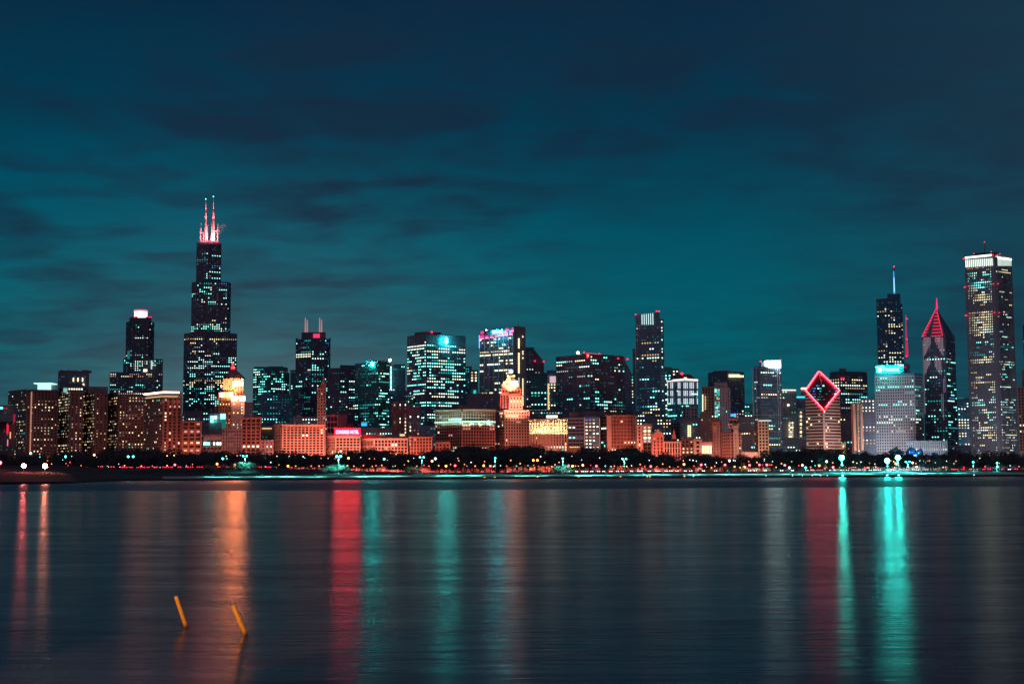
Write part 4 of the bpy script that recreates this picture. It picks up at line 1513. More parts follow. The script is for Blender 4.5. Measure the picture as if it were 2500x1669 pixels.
# gabled tower with lit columns
b = Bld('gabled_tower', 'tower with low gabled roof and white lit columns on three levels', 'skyscraper', 1668, 960, 1750)
b.vol([(1628, 1775), (1672, 1750), (1703, 1765)], 928, w='navy', l=.05, g=(3.0, 3.8, 2.0, 1.8), pal='teal', dep=34, name='shaft', rows=[(980, 1030, .35, 'teal'), (955, 965, .35, 'cream', (1,))])
b.hip('gabled_roof', 1628, 1702, 928, 1672, 912, 1764, 40, 'roof', .42)
b.strip('cornice_light', [(1628, 1774), (1672, 1749), (1703, 1764)], 927, 932, emat('white cornice light', (1, .92, .85), 1.1), .8, .5)
for (ya, yb) in ((933, 948), (953, 966), (972, 986)):
    for x in (1629, 1637, 1641, 1655, 1659, 1669, 1673, 1677, 1684, 1688, 1692, 1702):
        D_ = 1775 - (x - 1628) * 25 / 44 if x < 1672 else 1750 + (x - 1672) * 15 / 31
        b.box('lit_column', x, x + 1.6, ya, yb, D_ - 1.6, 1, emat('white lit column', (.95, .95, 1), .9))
b.box('lit_window', 1670, 1677, 921, 924.5, 1755, 1, EMM['cw'])
b.lamp(1665, 912, 1758, 2.2, 'rr', 'beacon', RED)
b.finish()
b = Bld('arched_bay_tower', 'pale tower with two tall arched bays below the gabled tower', 'building', 1684, 1010, 1690)
b.vol([(1666, 1690), (1703, 1694)], 994, w='marble', l=.1, pal='cream', g=(3, 3.8, 1.6, 2.0), dark=True, fins=(4.4, 1.0, 1.0), rows=[(1025, 1100, .35, 'cream')])
for x in (1669, 1682, 1694):
    mb = MB()
    c_ = at(x + 2, 995, 1689)
    for j in range(8):
        a0, a1 = math.pi * j / 8, math.pi * (j + 1) / 8
        r = 2.2
        mb.tube((c_.x + r * math.cos(a0), 1688.5, c_.z + r * math.sin(a0)), (c_.x + r * math.cos(a1), 1688.5, c_.z + r * math.sin(a1)), .45, .45, WALL['marble'], 6)
    mb.build('arch', b.root, b.o)
b.finish()
flood(1666, 1703, 1690, (1, .75, .6), .30, ytop=990, aim=.9)
b = Bld('dim_grid_block', 'dim slate block with scattered windows below the slanted tower', 'building', 1643, 1050, 1700)
b.vol([(1622, 1700), (1666, 1704)], 1029, w='slate', l=.2, pal='office', g=(3.4, 3.8, 1.8, 1.8), dark=True)
b.finish()
b = Bld('amber_column_block', 'black block with two lit columns of amber windows', 'building', 1688, 1060, 1640)
b.vol([(1660, 1644), (1712, 1640)], 1022, w='black', l=.10, pal='tealw', g=(3.6, 3.8, 2.0, 1.8))
for k in range(6):
    for x in (1679, 1683.5):
        b.lit(x, x + 3, 1038 + k * 4.8, 1041.5 + k * 4.8, 1638, 'cw')
b.finish()
b = Bld('dark_mass_block', 'unlit black block filling the gap under the slanted tower', 'building', 1600, 1030, 1660)
b.vol([(1553, 1660), (1640, 1660)], 1020, w='black', l=.3, pal='office', g=(3.6, 3.8, 2.0, 1.8), rows=[(1020, 1045, .35, 'cream')])
b.finish()

# avenue facades centre right
b = Bld('lined_office', 'low dark office with dim horizontal window bands right of the cream facade', 'building', 1405, 1055, 1500)
b.vol([(1385, 1502), (1426, 1500)], 1020, w='navy', l=.25, pal='teal', g=(3.4, 3.6, 3.0, 1.4), dark=True, bands=(3.6, .8, .3, 'slate'))
b.vol([(1390, 1520), (1412, 1520)], 1009, b=1021, w='brick', g=None, name='roof_house', dep=12)
b.finish()
b = Bld('outlined_office', 'dark office outlined by a pale edge with bright window rows', 'building', 1445, 1055, 1500)
b.vol([(1426, 1500), (1464, 1504)], 1018, w='navy', l=.3, pal='cream', g=(3.4, 3.6, 2.9, 1.5), rows=[(1018, 1030, .5, 'blue'), (1030, 1100, .55, 'cream')], corr=.35)
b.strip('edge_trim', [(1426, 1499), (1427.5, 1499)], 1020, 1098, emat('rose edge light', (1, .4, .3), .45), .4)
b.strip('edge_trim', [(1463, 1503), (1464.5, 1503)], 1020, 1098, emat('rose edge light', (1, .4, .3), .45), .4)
b.finish()
b = Bld('tall_brown_block', 'big terracotta brown building with ornate arched top frieze', 'building', 1520, 1050, 1500)
b.vol([(1464, 1518), (1481, 1502)], 1014, w='brown', l=.2, pal='office', g=(3.2, 3.7, 2.0, 2.0), dark=True)
b.vol([(1481, 1500), (1554, 1508)], 1013, w='brick', l=.10, pal='pink', g=(3.3, 3.7, 2.2, 2.2), dark=True, cor=[(1013, 1.3, 1.5), (1020, .6, .8), (1043, .7, .7)],
      rows=[(1010, 1022, .0), (1022, 1042, .04), (1046, 1052, .7, 'pink'), (1078, 1086, .85, 'cream')], fins=(3.3, .7, .4))
b.strip('corner_quoin', [(1481, 1499), (1492, 1500)], 1014, 1098, 'stone', .9, .6)
b.strip('corner_quoin', [(1549, 1507), (1554, 1507.6)], 1014, 1098, 'stone', .9, .6)
b.finish()
flood(1481, 1554, 1500, OR, .24, ytop=1015, aim=.55)
flood(1464, 1481, 1505, (1, .3, .25), .07, ytop=1015)
b = Bld('slim_orange_house', 'slim orange lit house beside the terracotta brown building', 'building', 1561, 1070, 1490)
b.vol([(1554, 1492), (1568, 1490)], 1038, w='stone', l=.15, pal='cream', g=(2.8, 3.5, 1.5, 2.0), dark=True, cor=[(1038, .8, .7)])
b.finish()
flood(1554, 1568, 1490, OR, .55, ytop=1040)
b = Bld('bright_window_block', 'small block with wide bright cream windows beside the slim orange house', 'building', 1579, 1065, 1510)
b.vol([(1568, 1512), (1591, 1510)], 1037, w='stone', l=.5, pal='cream', g=(4.2, 3.6, 3.4, 2.8), dark=True, rows=[(1037, 1072, .75, 'cream')])
b.finish()
flood(1568, 1591, 1510, OR, .3, ytop=1040)
b = Bld('gabled_club', 'orange lit clubhouse with one steep triangular gable', 'building', 1606, 1085, 1480)
b.vol([(1592, 1482), (1621, 1480)], 1064, w='brick', l=.08, pal='pink', g=(2.8, 3.4, 1.3, 1.9), dark=True)
mb = MB()
a, c, ap = at(1591, 1064, 1481.6), at(1622, 1064, 1479.6), at(1606, 1047, 1480.6)
v = [(a.x, 1481.6, a.z), (c.x, 1479.6, a.z), (ap.x, 1480.6, ap.z)]
mb.add(v + [(q[0], q[1] + 16, q[2]) for q in v], [(0, 1, 2), (5, 4, 3), (0, 3, 4, 1), (1, 4, 5, 2), (2, 5, 3, 0)], WALL['brick'])
mb.build('gable', b.root, b.o)
b.finish()
flood(1592, 1621, 1480, OR, .42, ytop=1060)
b = Bld('spired_hall', 'orange lit hall with a dark roof and one small pointed spire', 'building', 1641, 1090, 1478)
b.vol([(1620, 1480), (1662, 1478)], 1078, w='stone', l=.05, pal='cream', g=(2.6, 5.6, 1.3, 4.4), dark=True, cor=[(1078, .7, .9)])
b.hip('hall_roof', 1622, 1655, 1078, 1635, 1066, 1484, 14, 'roof', .6)
b.hip('spire', 1639, 1652, 1073, 1646, 1046, 1482, 5, 'brick')
b.finish()
flood(1620, 1662, 1478, OR, .38, ytop=1075)
b = Bld('low_terrace', 'very low orange terrace with a string of roof lights', 'building', 1400, 1092, 1462)
b.vol([(1384, 1463), (1418, 1462)], 1090, w='brick', g=None)
for k in range(6):
    b.lamp(1392 + k * 4.6, 1091, 1460, .45, 'oo', 'terrace_lamp', EMM['cw'])
b.finish()
flood(1384, 1418, 1462, OR, .3, ytop=1090)
b = Bld('garden_house', 'low house with scattered cream windows between spired hall and glowing portico', 'building', 1678, 1085, 1500)
b.vol([(1662, 1502), (1694, 1500)], 1072, w='brown', l=.3, pal='cream', g=(3.4, 3.6, 2.0, 1.8), dark=True)
b.finish()
# ------------------------------------------------------------------ the right side of the skyline
b = Bld('loggia_house', 'small orange house with open dark loggias beside the glowing portico', 'building', 1703, 1085, 1488)
b.vol([(1693, 1490), (1714, 1488)], 1073, w='stone', l=.0, pal='pink', g=(4.0, 4.2, 2.6, 2.4), dark=True, cor=[(1073, .7, .7)])
b.finish()
flood(1693, 1714, 1488, OR, .32, ytop=1075)
b = Bld('glowing_portico', 'small portico glowing bright cream among the dark trees', 'portico', 1726, 1095, 1470)
b.vol([(1713, 1472), (1739, 1470)], 1081, b=1087, w='stone', g=None, name='entablature', dep=8)
b.box('lit_backdrop', 1714, 1738, 1087, 1107, 1474, 1, emat('cream lit hall', (1, .80, .48), 1.7))
for x in (1713, 1719, 1725.5, 1732, 1737.5):
    b.mast('column', x + .6, 1087, 1112, 1470.6, .35, .3, 'stone')
b.finish()

b = Bld('banded_top_block', 'dark flat topped tower with one bright row of windows near its roof', 'skyscraper', 1772, 960, 1950)
b.vol([(1728, 1985), (1776, 1950), (1817, 1975)], 911, w='black', l=[.02, .06], pal='cream', g=(3.8, 4, 2.2, 1.8), dep=40,
      rows=[(908, 914, 0), (960, 1000, .05)])
b.vol([(1740, 1985), (1780, 1972)], 907, b=912, w='black', g=None, name='roof_block')
for k in range(8):
    b.lit(1779.5 + k * 3.3, 1781.6 + k * 3.3, 913.5, 920.5, 1958 - 8 + k, 'cw')
for x in (1805, 1808.5, 1813):
    b.lit(x, x + 2, 915.5, 921, 1964, 'cw')
b.vol([(1783, 1880), (1817, 1890)], 990, w='black', l=.4, pal='cream', g=(3.6, 3.9, 2.4, 1.8), name='lower_wing', rows=[(1000, 1016, .6, 'cream')])
b.box('blue_sign', 1783, 1797, 1010, 1016, 1876, 1, emat('blue roof light', (.03, .3, 1), 2.2))
b.finish()
b = Bld('crenellated_tower', 'grey tower with spiky lit crown and a teal lit window column', 'building', 1750, 1000, 1700)
b.vol([(1713, 1708), (1743, 1704)], 945, w='brick', l=.12, pal='cream', g=(2.9, 3.6, 1.4, 1.8), dark=True, name='left_wing')
b.vol([(1743, 1700), (1782, 1706)], 947, w='marble', l=.06, pal='teal', g=(2.9, 3.6, 1.4, 2.2), dark=True, fins=(2.9, .7, .6), name='front')
b.vol([(1744, 1708), (1776, 1708)], 937, b=948, w='marble', g=None, name='crown', roof=False)
for k in range(7):
    b.hip('pinnacle', 1744 + k * 4.5, 1748.5 + k * 4.5, 937, 1746.2 + k * 4.5, 930.5, 1707, 3, 'marble')
for k in range(16):
    for x in (1745.5, 1749.5, 1753.5):
        if random.random() < .75:
            b.lit(x, x + 3, 950 + k * 4.3, 953 + k * 4.3, 1698, random.choice(('tm', 'tm', 'cm', 'wm', 'tw')))
for k in range(9):
    b.lit(1714.5, 1716.6, 963 + k * 4.6, 966.6 + k * 4.6, 1705.5, 'cw')
    if k < 7:
        b.lit(1721, 1723.2, 967 + k * 4.8, 970.4 + k * 4.8, 1705, 'cm')
b.finish()
flood(1743, 1782, 1700, (.8, .75, .9), .10, ytop=940, aim=.9)
flood(1713, 1743, 1702, (1, .35, .35), .07, ytop=950)
b = Bld('dark_gap_block', 'unlit brown black block left of the striped brown tower', 'building', 1720, 1060, 1640)
b.vol([(1708, 1640), (1736, 1640)], 1010, w='brown', l=.04, pal='cream')
b.finish()
b = Bld('striped_brown_tower', 'rounded brown tower with vertical lit stripes', 'building', 1746, 1060, 1500)
b.vol([(1732, 1508), (1740, 1501), (1757, 1500), (1762, 1504)], 1030, w='brick', l=.08, pal='pink', g=(2.3, 3.3, 1.1, 1.7), dark=True, dep=18)
b.vol([(1738, 1503), (1758, 1502)], 1024, b=1031, w='brick', g=None, name='crown')
for x in (1744.5, 1748, 1751.5, 1755):
    b.strip('pier', [(x, 1499.4), (x + 1.1, 1499.4)], 1030, 1106, 'stone', .9, .8)
b.finish()
flood(1732, 1762, 1500, (1, .38, .29), .17, ytop=1030)
b = Bld('pagoda_topped_tower', 'rose brown building with a stepped central tower like a pagoda', 'building', 1785, 1070, 1490)
b.vol([(1761, 1500), (1783, 1490), (1810, 1494)], 1057, w='brick', l=[.06, .10], pal='pink', g=(2.7, 3.3, 1.3, 1.8), dark=True, cor=[(1057, .8, 1.0)])
b.vol([(1790, 1487), (1802, 1488)], 1040, w='stone', l=.1, pal='pink', g=(2.4, 3.3, 1.2, 1.8), dark=True, name='tower', dep=14, fins=(2.2, .5, .4))
b.vol([(1779, 1490), (1803, 1492)], 1034, b=1045, w='stone', l=0, g=(2.6, 3.6, 1.6, 2.0), dark=True, name='stage', cor=[(1034, .7, 1.0)], dep=14)
b.vol([(1780, 1492), (1800, 1493)], 1022, b=1034, w='brick', l=.2, pal='cream', g=(2.6, 3.6, 1.6, 2.0), dark=True, name='stage', cor=[(1022, .7, .7)], dep=12)
b.finish()
flood(1761, 1810, 1490, (1, .36, .28), .26, ytop=1040)
b = Bld('black_gap_tower', 'plain black tower standing between the pagoda tower and cream facade', 'building', 1825, 1060, 1620)
b.vol([(1801, 1620), (1845, 1620)], 1018, w='black', l=.06, pal='teal', rows=[(1050, 1060, .5, 'cream')])
b.finish()
b = Bld('teal_lowrise', 'low dark block with a bright lit strip left of the white crowned tower', 'building', 1828, 1000, 1850)
b.vol([(1816, 1850), (1838, 1850)], 987, w='teal', l=.2, pal='teal', rows=[(1012, 1017, .95, 'bright')])
b.finish()
b = Bld('cream_corner_block', 'narrow cream facade of small square windows, floodlit from below', 'building', 1860, 1065, 1500)
b.vol([(1841, 1512), (1850, 1502)], 1028, w='brown', l=.1, pal='pink', g=(3, 3.5, 1.4, 1.8), dark=True)
b.vol([(1850, 1500), (1876, 1504)], 1024, w='terra', l=.05, pal='cream', g=(3.4, 3.4, 1.9, 1.9), dark=True, cor=[(1024, 1, .9), (1034, .5, .4)])
b.box('lit_attic', 1853, 1883, 1025, 1028, 1499, .6, EMM['wm'])
b.finish()
flood(1849, 1877, 1500, (1, .46, .30), .62, ytop=1025)
b = Bld('scalloped_wall', 'low orange wall with scalloped top in front of the trees', 'wall', 1830, 1106, 1465)
b.vol([(1810, 1466), (1850, 1465)], 1104, w='stone', g=None, dep=4, roof=False)
for k in range(6):
    b.box('scallop', 1813 + k * 6.2, 1816 + k * 6.2, 1102, 1104.2, 1465, 1, 'stone')
b.finish()
flood(1810, 1850, 1465, OR, .35, ytop=1104)

# white crowned tower
b = Bld('white_crowned_tower', 'tall tower with white frame lines and a blazing white crown', 'skyscraper', 1873, 980, 1700)
b.vol([(1840, 1712), (1855, 1702), (1908, 1712)], 897, w='navy', l=[.22, .14], g=[(3.0, 3.75, 1.8, 1.6), (3.4, 3.75, 2.4, 1.7)], pal='office', dep=34, name='shaft',
      rows=[(897, 902, 0), (902, 907, .6, 'cream', (1,)), (955, 963, .6, 'cream'), (966, 990, .3, 'cream')])
FR = pmat('pale frame paint', (.75, .75, .8), .6, var=.05)
for x, D_ in ((1840.5, 1712), (1850, 1705.5), (1902, 1710), (1907, 1711.8), (1869, 1704.6)):
    y1 = 1100 if x != 1869 else 915
    b.mast('frame_line', x, 898, y1, D_ - .8, .35, .35, FR)
for y in (898, 938, 1013, 1053):
    b.strip('frame_line', [(1840, 1711), (1855, 1701), (1908, 1711)], y, y + 1, FR, .5, .4)
for k in range(8):
    b.mast('frame_line', 1872 + k * 4.4, 898, 912, 1704.6 + k * .9, .25, .25, FR)
b.box('crown', 1870, 1906, 880, 897, 1706, 12, emat('blazing white crown', (.8, 1, .92), 8.0))
for k in range(5):
    b.mast('crown_mullion', 1872 + k * 8, 880, 897, 1705.4, .22, .22, 'darksteel')
b.box('roof_block', 1858, 1869, 884, 897, 1712, 12, 'black')
for x in (1857, 1906):
    b.lamp(x, 882 if x == 1857 else 879, 1704, 1.3, 'rr', 'beacon', RED)
b.finish()
b = Bld('line_topped_block', 'slate block with a thin bright line along its roof', 'building', 1926, 1000, 1850)
b.vol([(1908, 1852), (1944, 1856)], 951, w='slate', l=.05, pal='teal', g=(3.4, 3.8, 2, 1.7), fins=(4.2, .5, .4))
b.strip('roof_light', [(1908, 1850), (1943, 1854)], 950.5, 953, emat('pale yellow roof light', (.95, .95, .75), 1.6), .5)
for k in range(11):
    for x in (1925.5, 1929.5, 1933.5):
        if random.random() < .8:
            b.lit(x, x + 3, 1030 + k * 5.6, 1033.6 + k * 5.6, 1848, random.choice(('cm', 'cw', 'wm')))
b.lit(1922, 1927, 986, 991, 1849, 'cw')
b.finish()
b = Bld('cyan_topped_block', 'narrow dark block with a cyan lit top floor', 'building', 1957, 1020, 1900)
b.vol([(1944, 1900), (1967, 1900)], 966, w='black', l=.22, pal='teal', g=(3.4, 3.8, 2, 1.8))
b.strip('top_light', [(1945, 1899), (1965, 1899)], 967, 971, emat('cyan top light', (.05, .75, .9), 1.3), .4)
for k in range(8):
    b.lit(1953, 1957.5, 1004 + k * 9.5, 1009 + k * 9.5, 1898, 'cw' if k % 2 else 'cm')
b.finish()
b = Bld('lamp_topped_block', 'small roof with orange lamps left of the red diamond', 'building', 1960, 960, 1950)
b.vol([(1955, 1950), (1970, 1950)], 951, w='brown', g=None)
b.box('roof_lamps', 1956, 1969, 946, 950, 1948, 1, emat('orange roof lamps', (1, .55, .25), 5))
b.finish()

# diamond roofed tower: square on its corner, cut by one slanting plane
b = Bld('diamond_tower', 'striped tower with slanted diamond roof outlined in red neon', 'skyscraper', 2008, 1030, 1600)
Pn = at(2010.5, 1003, 1590)      # near corner
Pl = at(1966.5, 955, 1611)
Pr = at(2049, 955, 1611)
Pb = at(1999, 908, 1634)
slab = pmat('black roof glass', (.035, .04, .06), .3, var=0)
mb = MB()
poly = [(Pl.x, Pl.y), (Pn.x, Pn.y), (Pr.x, Pr.y), (Pb.x, Pb.y)]
mb.prism(poly, GZ, 0, slab, tops=[Pl.z, Pn.z, Pr.z, Pb.z])
mb.build('wall', b.root, b.o)
# white spandrel bands on both fronts, rising with the cut
mb = MB()
zc = at(2010, 1097, 1590).z
k = 0
fp = 3.55
z = GZ + 14
while z < Pl.z:
    for A, Bc in ((Pl, Pn), (Pn, Pr)):
        a2, b2 = Vector((A.x, A.y)), Vector((Bc.x, Bc.y))
        u = (b2 - a2).normalized()
        n = Vector((u.y, -u.x))
        zt = z + 1.75
        s0, s1 = 0.0, 1.0
        if zt > Pn.z:         # above the near corner only the outer share of the front is left
            f = (zt - Pn.z) / (Pl.z - Pn.z)
            if A is Pl:
                s1 = 1 - f
            else:
                s0 = f
        if s1 - s0 < .04:
            continue
        q0, q1 = a2 + (b2 - a2) * s0, a2 + (b2 - a2) * s1
        o0, o1 = q0 + n * .7, q1 + n * .7
        mb.prism([tuple(o0), tuple(o1), tuple(q1 - n * .2), tuple(q0 - n * .2)], z, zt, WALL['white'])
    z += fp
mb.prism([(Pn.x - .9, Pn.y - 1.0), (Pn.x + .9, Pn.y - 1.0), (Pn.x + .9, Pn.y + 1), (Pn.x - .9, Pn.y + 1)], GZ, Pn.z - 1, WALL['white'])
mb.build('spandrel_bands', b.root, b.o)
for A, Bc in ((Pl, Pn), (Pn, Pr)):        # windows between the bands
    a2, b2 = Vector((A.x, A.y)), Vector((Bc.x, Bc.y))
    L = (b2 - a2).length
    u = (b2 - a2) / L
    n = Vector((u.y, -u.x))
    z = GZ + 14 + 1.75 + .9
    while z < Pn.z:
        for j in range(int(L / 3)):
            if random.random() < .10:
                c_ = a2 + u * (1.5 + j * 3)
                b.win.append((Vector((c_.x, c_.y, z)) + Vector((n.x, n.y, 0)) * .3, Vector((u.x, u.y, 0)), Vector((n.x, n.y, 0)), 2.3, 1.3, pick('warm')))
        z += fp
# slanted face: window rows and neon outline
def onroof(s, t):
    """s across (left to right), t up (near to back)"""
    lo = Pl.lerp(Pn, 1 - t)
    return Pn + (Pl - Pn) * s + (Pr - Pn) * t
nr = (Pr - Pn).cross(Pl - Pn).normalized()
if nr.y > 0:
    nr = -nr
mb = MB()
for i in range(1, 14):
    s = i / 14.0
    # horizontal rows are lines s + t = const
    for j in range(26):
        d = (j + .5) / 26.0
        w_ = 2 * s if s < .5 else 2 * (1 - s)
        sv, tv = s - (d - .5) * w_, s + (d - .5) * w_
        if s < .5:
            sv, tv = s * 2 * (1 - d), s * 2 * d
        else:
            sv, tv = (2 * s - 1) + (2 - 2 * s) * (1 - d), (2 * s - 1) + (2 - 2 * s) * d
        if not (0.04 < sv < .96 and .04 < tv < .96):
            continue
        if random.random() < (.20 if .25 < s < .7 else .03):
            c_ = onroof(sv, tv) + nr * .25
            uu = Vector(((Pr - Pl).normalized()))
            b.win.append((c_, uu, nr, 1.8, 1.1, random.choice(('td', 'tm', 'td', 'gd', 'bb', 'tw'))))
mb = MB()
for A, Bc, e0, e1 in ((Pn, Pl, .0, 1.0), (Pl, Pb, 0, .97), (Pb, Pr, .03, 1), (Pr, Pn, 0, .87)):
    a_ = A.lerp(Bc, e0) + nr * 1.2
    c_ = A.lerp(Bc, e1) + nr * 1.2
    mb = MB()
    mb.tube(a_, c_, .95, .95, RED, 8)
    mb.tube(a_ + nr * .8, c_ + nr * .8, .3, .3, emat('bright neon core', (1, .35, .4), 3), 6)
    mb.build('neon_tube', b.root, b.o, smooth=True)
mb = MB()
mb.tube(Pb + nr * .5, onroof(.62, .62) + nr * .5, .3, .3, WALL['steel'], 6)
mb.build('roof_cleft', b.root, b.o)
b.finish()
flood(1966, 2051, 1592, (1, .42, .30), .62, off=48, ytop=1040, aim=.45)

b = Bld('cream_lit_block', 'broad dark tower with rows of cream windows behind the diamond tower', 'building', 2070, 960, 2000)
b.vol([(2025, 2015), (2050, 2000), (2117, 2020)], 909, w='black', l=.35, pal='cream', g=(4.0, 4.0, 2.6, 1.9), dep=40,
      rows=[(905, 922, .0), (922, 960, .60, 'cream'), (960, 1100, .34, 'office')])
b.vol([(2048, 2008), (2066, 2006)], 901, b=910, w='black', g=None, name='roof_block')
b.box('red_sign', 2052, 2063, 921, 925, 1998, .8, emat('dim red sign', (.9, .03, .1), .9))
b.finish()
b = Bld('cream_pier_building', 'narrow building with two cream lit piers beside the diamond tower', 'building', 2094, 1040, 1600)
b.vol([(2077, 1606), (2082, 1600)], 986, w='brown', g=None)
b.vol([(2082, 1600), (2106, 1602)], 984, w='navy', l=.75, pal='cream', g=(2.6, 3.6, 1.6, 1.9), corr=0.12, margin=4.0, rows=[(984, 990, .9, 'tealw')])
for x in (2082, 2100):
    b.strip('pier', [(x, 1599), (x + 5.5, 1599.2)], 985, 1099, 'terra', .9, 1.2)
b.strip('pier', [(2091.5, 1599), (2094, 1599.2)], 985, 1099, 'terra', .9, 1.0)
b.finish()
flood(2080, 2107, 1600, (1, .40, .27), .62, ytop=990)
b = Bld('speckled_block', 'dark block speckled with warm and teal windows left of the sign tower', 'building', 2115, 1040, 1660)
b.vol([(2100, 1664), (2137, 1662)], 973, w='black', l=.38, pal='cream', g=(3.6, 3.8, 2.0, 1.8), rows=[(973, 984, .6, 'tealw')])
b.finish()
b = Bld('little_lit_house', 'tiny cream glowing house behind the big green lamp', 'building', 2059, 1092, 1500)
b.vol([(2053, 1501), (2065, 1500)], 1083, w='terra', l=.9, pal='cream', g=(2.3, 3.0, 1.6, 2.4), zlo=GZ + 6)
b.finish()
flood(2053, 2065, 1500, (1, .7, .3), .5, ytop=1083)

# tall tower with blue spire
b = Bld('blue_spired_tower', 'tall dark glass tower with notched top and thin blue spire', 'skyscraper', 2170, 800, 2700)
b.vol([(2139, 2715), (2165, 2702), (2198, 2705)], 731, b=None, w='navy', l=.10, g=(4.6, 4.2, 3.2, 2.0), pal='cream', dep=50, name='shaft',
      rows=[(731, 755, 0), (755, 812, .22, 'cream'), (812, 850, .10, 'cream'), (850, 890, .3, 'cream'), (890, 1100, .2, 'teal')])
b.vol([(2166, 2712), (2198, 2712)], 718, b=732, w='navy', g=None, name='upper_block', dep=30)
b.vol([(2198, 2706), (2203, 2710)], 742, w='navy', l=.3, g=(3.4, 4.2, 2.4, 2.0), pal='cream', name='side_bay')
b.mast('spire', 2183.5, 662, 719, 2725, 1.9, .9, emat('blue lit spire', (.05, .38, 1), 1.1))
b.mast('spire', 2183.5, 678, 712, 2723, .8, .8, emat('pale blue lit spire core', (.45, .8, 1), 1.3))
b.lamp(2182.5, 651, 2725, 1.9, 'rr', 'beacon', RED)
b.mast('spire_tip', 2183, 652, 662, 2725, .8, .6, 'darksteel')
b.finish()
b = Bld('red_mast', 'thin red lit radio mast right of the blue spired tower', 'mast', 2214, 850, 2100)
REDM = emat('red lit mast', (.75, .02, .1), .8)
b.mast('mast_shaft', 2214.5, 828, 869, 2100, 2.2, 1.2, REDM)
b.mast('mast_shaft', 2213, 769, 828, 2100, .9, .45, REDM)
b.mast('mast_base', 2215, 869, 1000, 2100, 1.0, .9, 'steel')
for y in (778, 828, 869):
    b.lamp(2213.5, y, 2099, 1.6, 'rr', 'beacon', RED)
b.finish()

# sign tower
b = Bld('sign_tower', 'broad pale tower of small windows with a glowing round logo and name sign', 'skyscraper', 2185, 1000, 1700)
b.vol([(2135, 1712), (2232, 1700), (2252, 1716)], 918, w='marble', l=[.12, .35], g=[(2.75, 3.55, 1.15, 1.6), (3.0, 3.55, 1.6, 1.6)], pal=['tealw', 'teal'], dark=True, dep=45, name='shaft', corr=.45,
      rows=[(918, 930, .06, 'teal'), (930, 936, .5, 'tealw'), (942, 950, .55, 'tealw'), (982, 990, .85, 'tealw', (0,)), (990, 1016, .1), (1016, 1036, .35, 'bright'), (1036, 1060, .15, 'cream'), (1060, 1110, .01)],
      skip=())
b.strip('attic_wall', [(2135, 1711), (2232, 1699), (2252, 1715)], 912, 918, 'navy', .2, .5)
b.vol([(2138, 1722), (2206, 1714)], 893, b=919, w='teal', l=.10, pal='tealw', g=(3, 3.2, 1.4, 1.2), name='penthouse', dep=20)
b.vol([(2206, 1722), (2222, 1722)], 890, b=915, w='navy', l=0, g=None, name='plant_tower', dep=14)
b.text('sign_lettering', 'Prudential', 2155.5, 2193.5, 896, 905.5, 1713, TEALSIGN, 1708.5)
mb = MB()
c_ = at(2147.7, 902.5, 1712)
mb.tube((c_.x, 1712.8, c_.z), (c_.x, 1711.6, c_.z), 2.9, 2.9, TEALSIGN, 20)
mb.build('round_logo', b.root, b.o)
b.box('roof_light', 2137, 2146, 895, 896.6, 1711, .6, EMM['tw'])
b.box('roof_light', 2149, 2158, 892.5, 895, 1712, .6, EMM['tw'])
b.box('roof_light', 2195, 2206, 889.5, 892.5, 1712, 2, EMM['tw'])
b.box('red_roof_light', 2207.5, 2212, 894, 899, 1718, 2, emat('dim red roof light', (.5, .0, .08), .9))
b.finish()
flood(2138, 2212, 1700, (.88, .86, .86), .95, off=50, ytop=930, aim=.14)
flood(2138, 2232, 1700, (.6, .85, .92), .18, off=120, ytop=930, aim=.7)
spot(at(2165, 912, 1690), at(2165, 903, 1716), (.1, 1, .8), 12000, R(140), .5)
b = Bld('ribbed_lowrise', 'long low grey building with vertical ribs and lit bottom row', 'building', 2262, 1090, 1640)
b.vol([(2211, 1642), (2312, 1650)], 1077, w='slate', l=.14, g=(2.7, 3.5, 1.5, 1.8), pal='teal', dark=True, fins=(2.7, .7, .7, 'marble'), rows=[(1074, 1080, .5, 'cream'), (1094, 1100, .9, 'cream')], vgap=.5)
b.finish()
flood(2211, 2312, 1640, (.8, .85, .8), .16, ytop=1080)

# red pyramid tower
b = Bld('red_pyramid_tower', 'dark tower with white chevron lights and a red lit pyramid spire', 'skyscraper', 2290, 900, 1800)
b.vol([(2251, 1815), (2308, 1800), (2331, 1822)], 822, w='black', l=[.24, .12], g=(3.6, 3.8, 2.0, 1.7), pal='teal', dep=38, name='shaft',
      rows=[(822, 876, .05, 'purp'), (876, 884, .6, 'tealw'), (884, 920, .10, 'teal'), (920, 1110, .32, 'teal')])
# roof: tall facetted pyramid
A0, A1, A2, Ap = at(2251, 822, 1815), at(2308, 822, 1800), at(2331, 822, 1822), at(2287.5, 752, 1816)
mb = MB()
zb = A0.z
vs = [(A0.x, 1815, zb), (A1.x, 1800, zb), (A2.x, 1822, zb), (A2.x * 1.01, 1850, zb), (A0.x * 1.019, 1850, zb), (Ap.x, 1818, Ap.z)]
mb.add(vs, [(0, 1, 5), (1, 2, 5), (2, 3, 5), (3, 4, 5), (4, 0, 5)], WALL['black'])
mb.build('pyramid_roof', b.root, b.o)
b.mast('spire', 2287.5, 727, 754, 1818, 1.3, .3, emat('crimson spire', (1, .02, .12), 1.3))
RB = emat('crimson roof light bar', (1.0, .02, .08), 1.5)
base0, base1, apx = Vector(vs[0]), Vector(vs[1]), Vector(vs[5])
nrm = (base1 - base0).cross(apx - base0).normalized()
if nrm.y > 0:
    nrm = -nrm
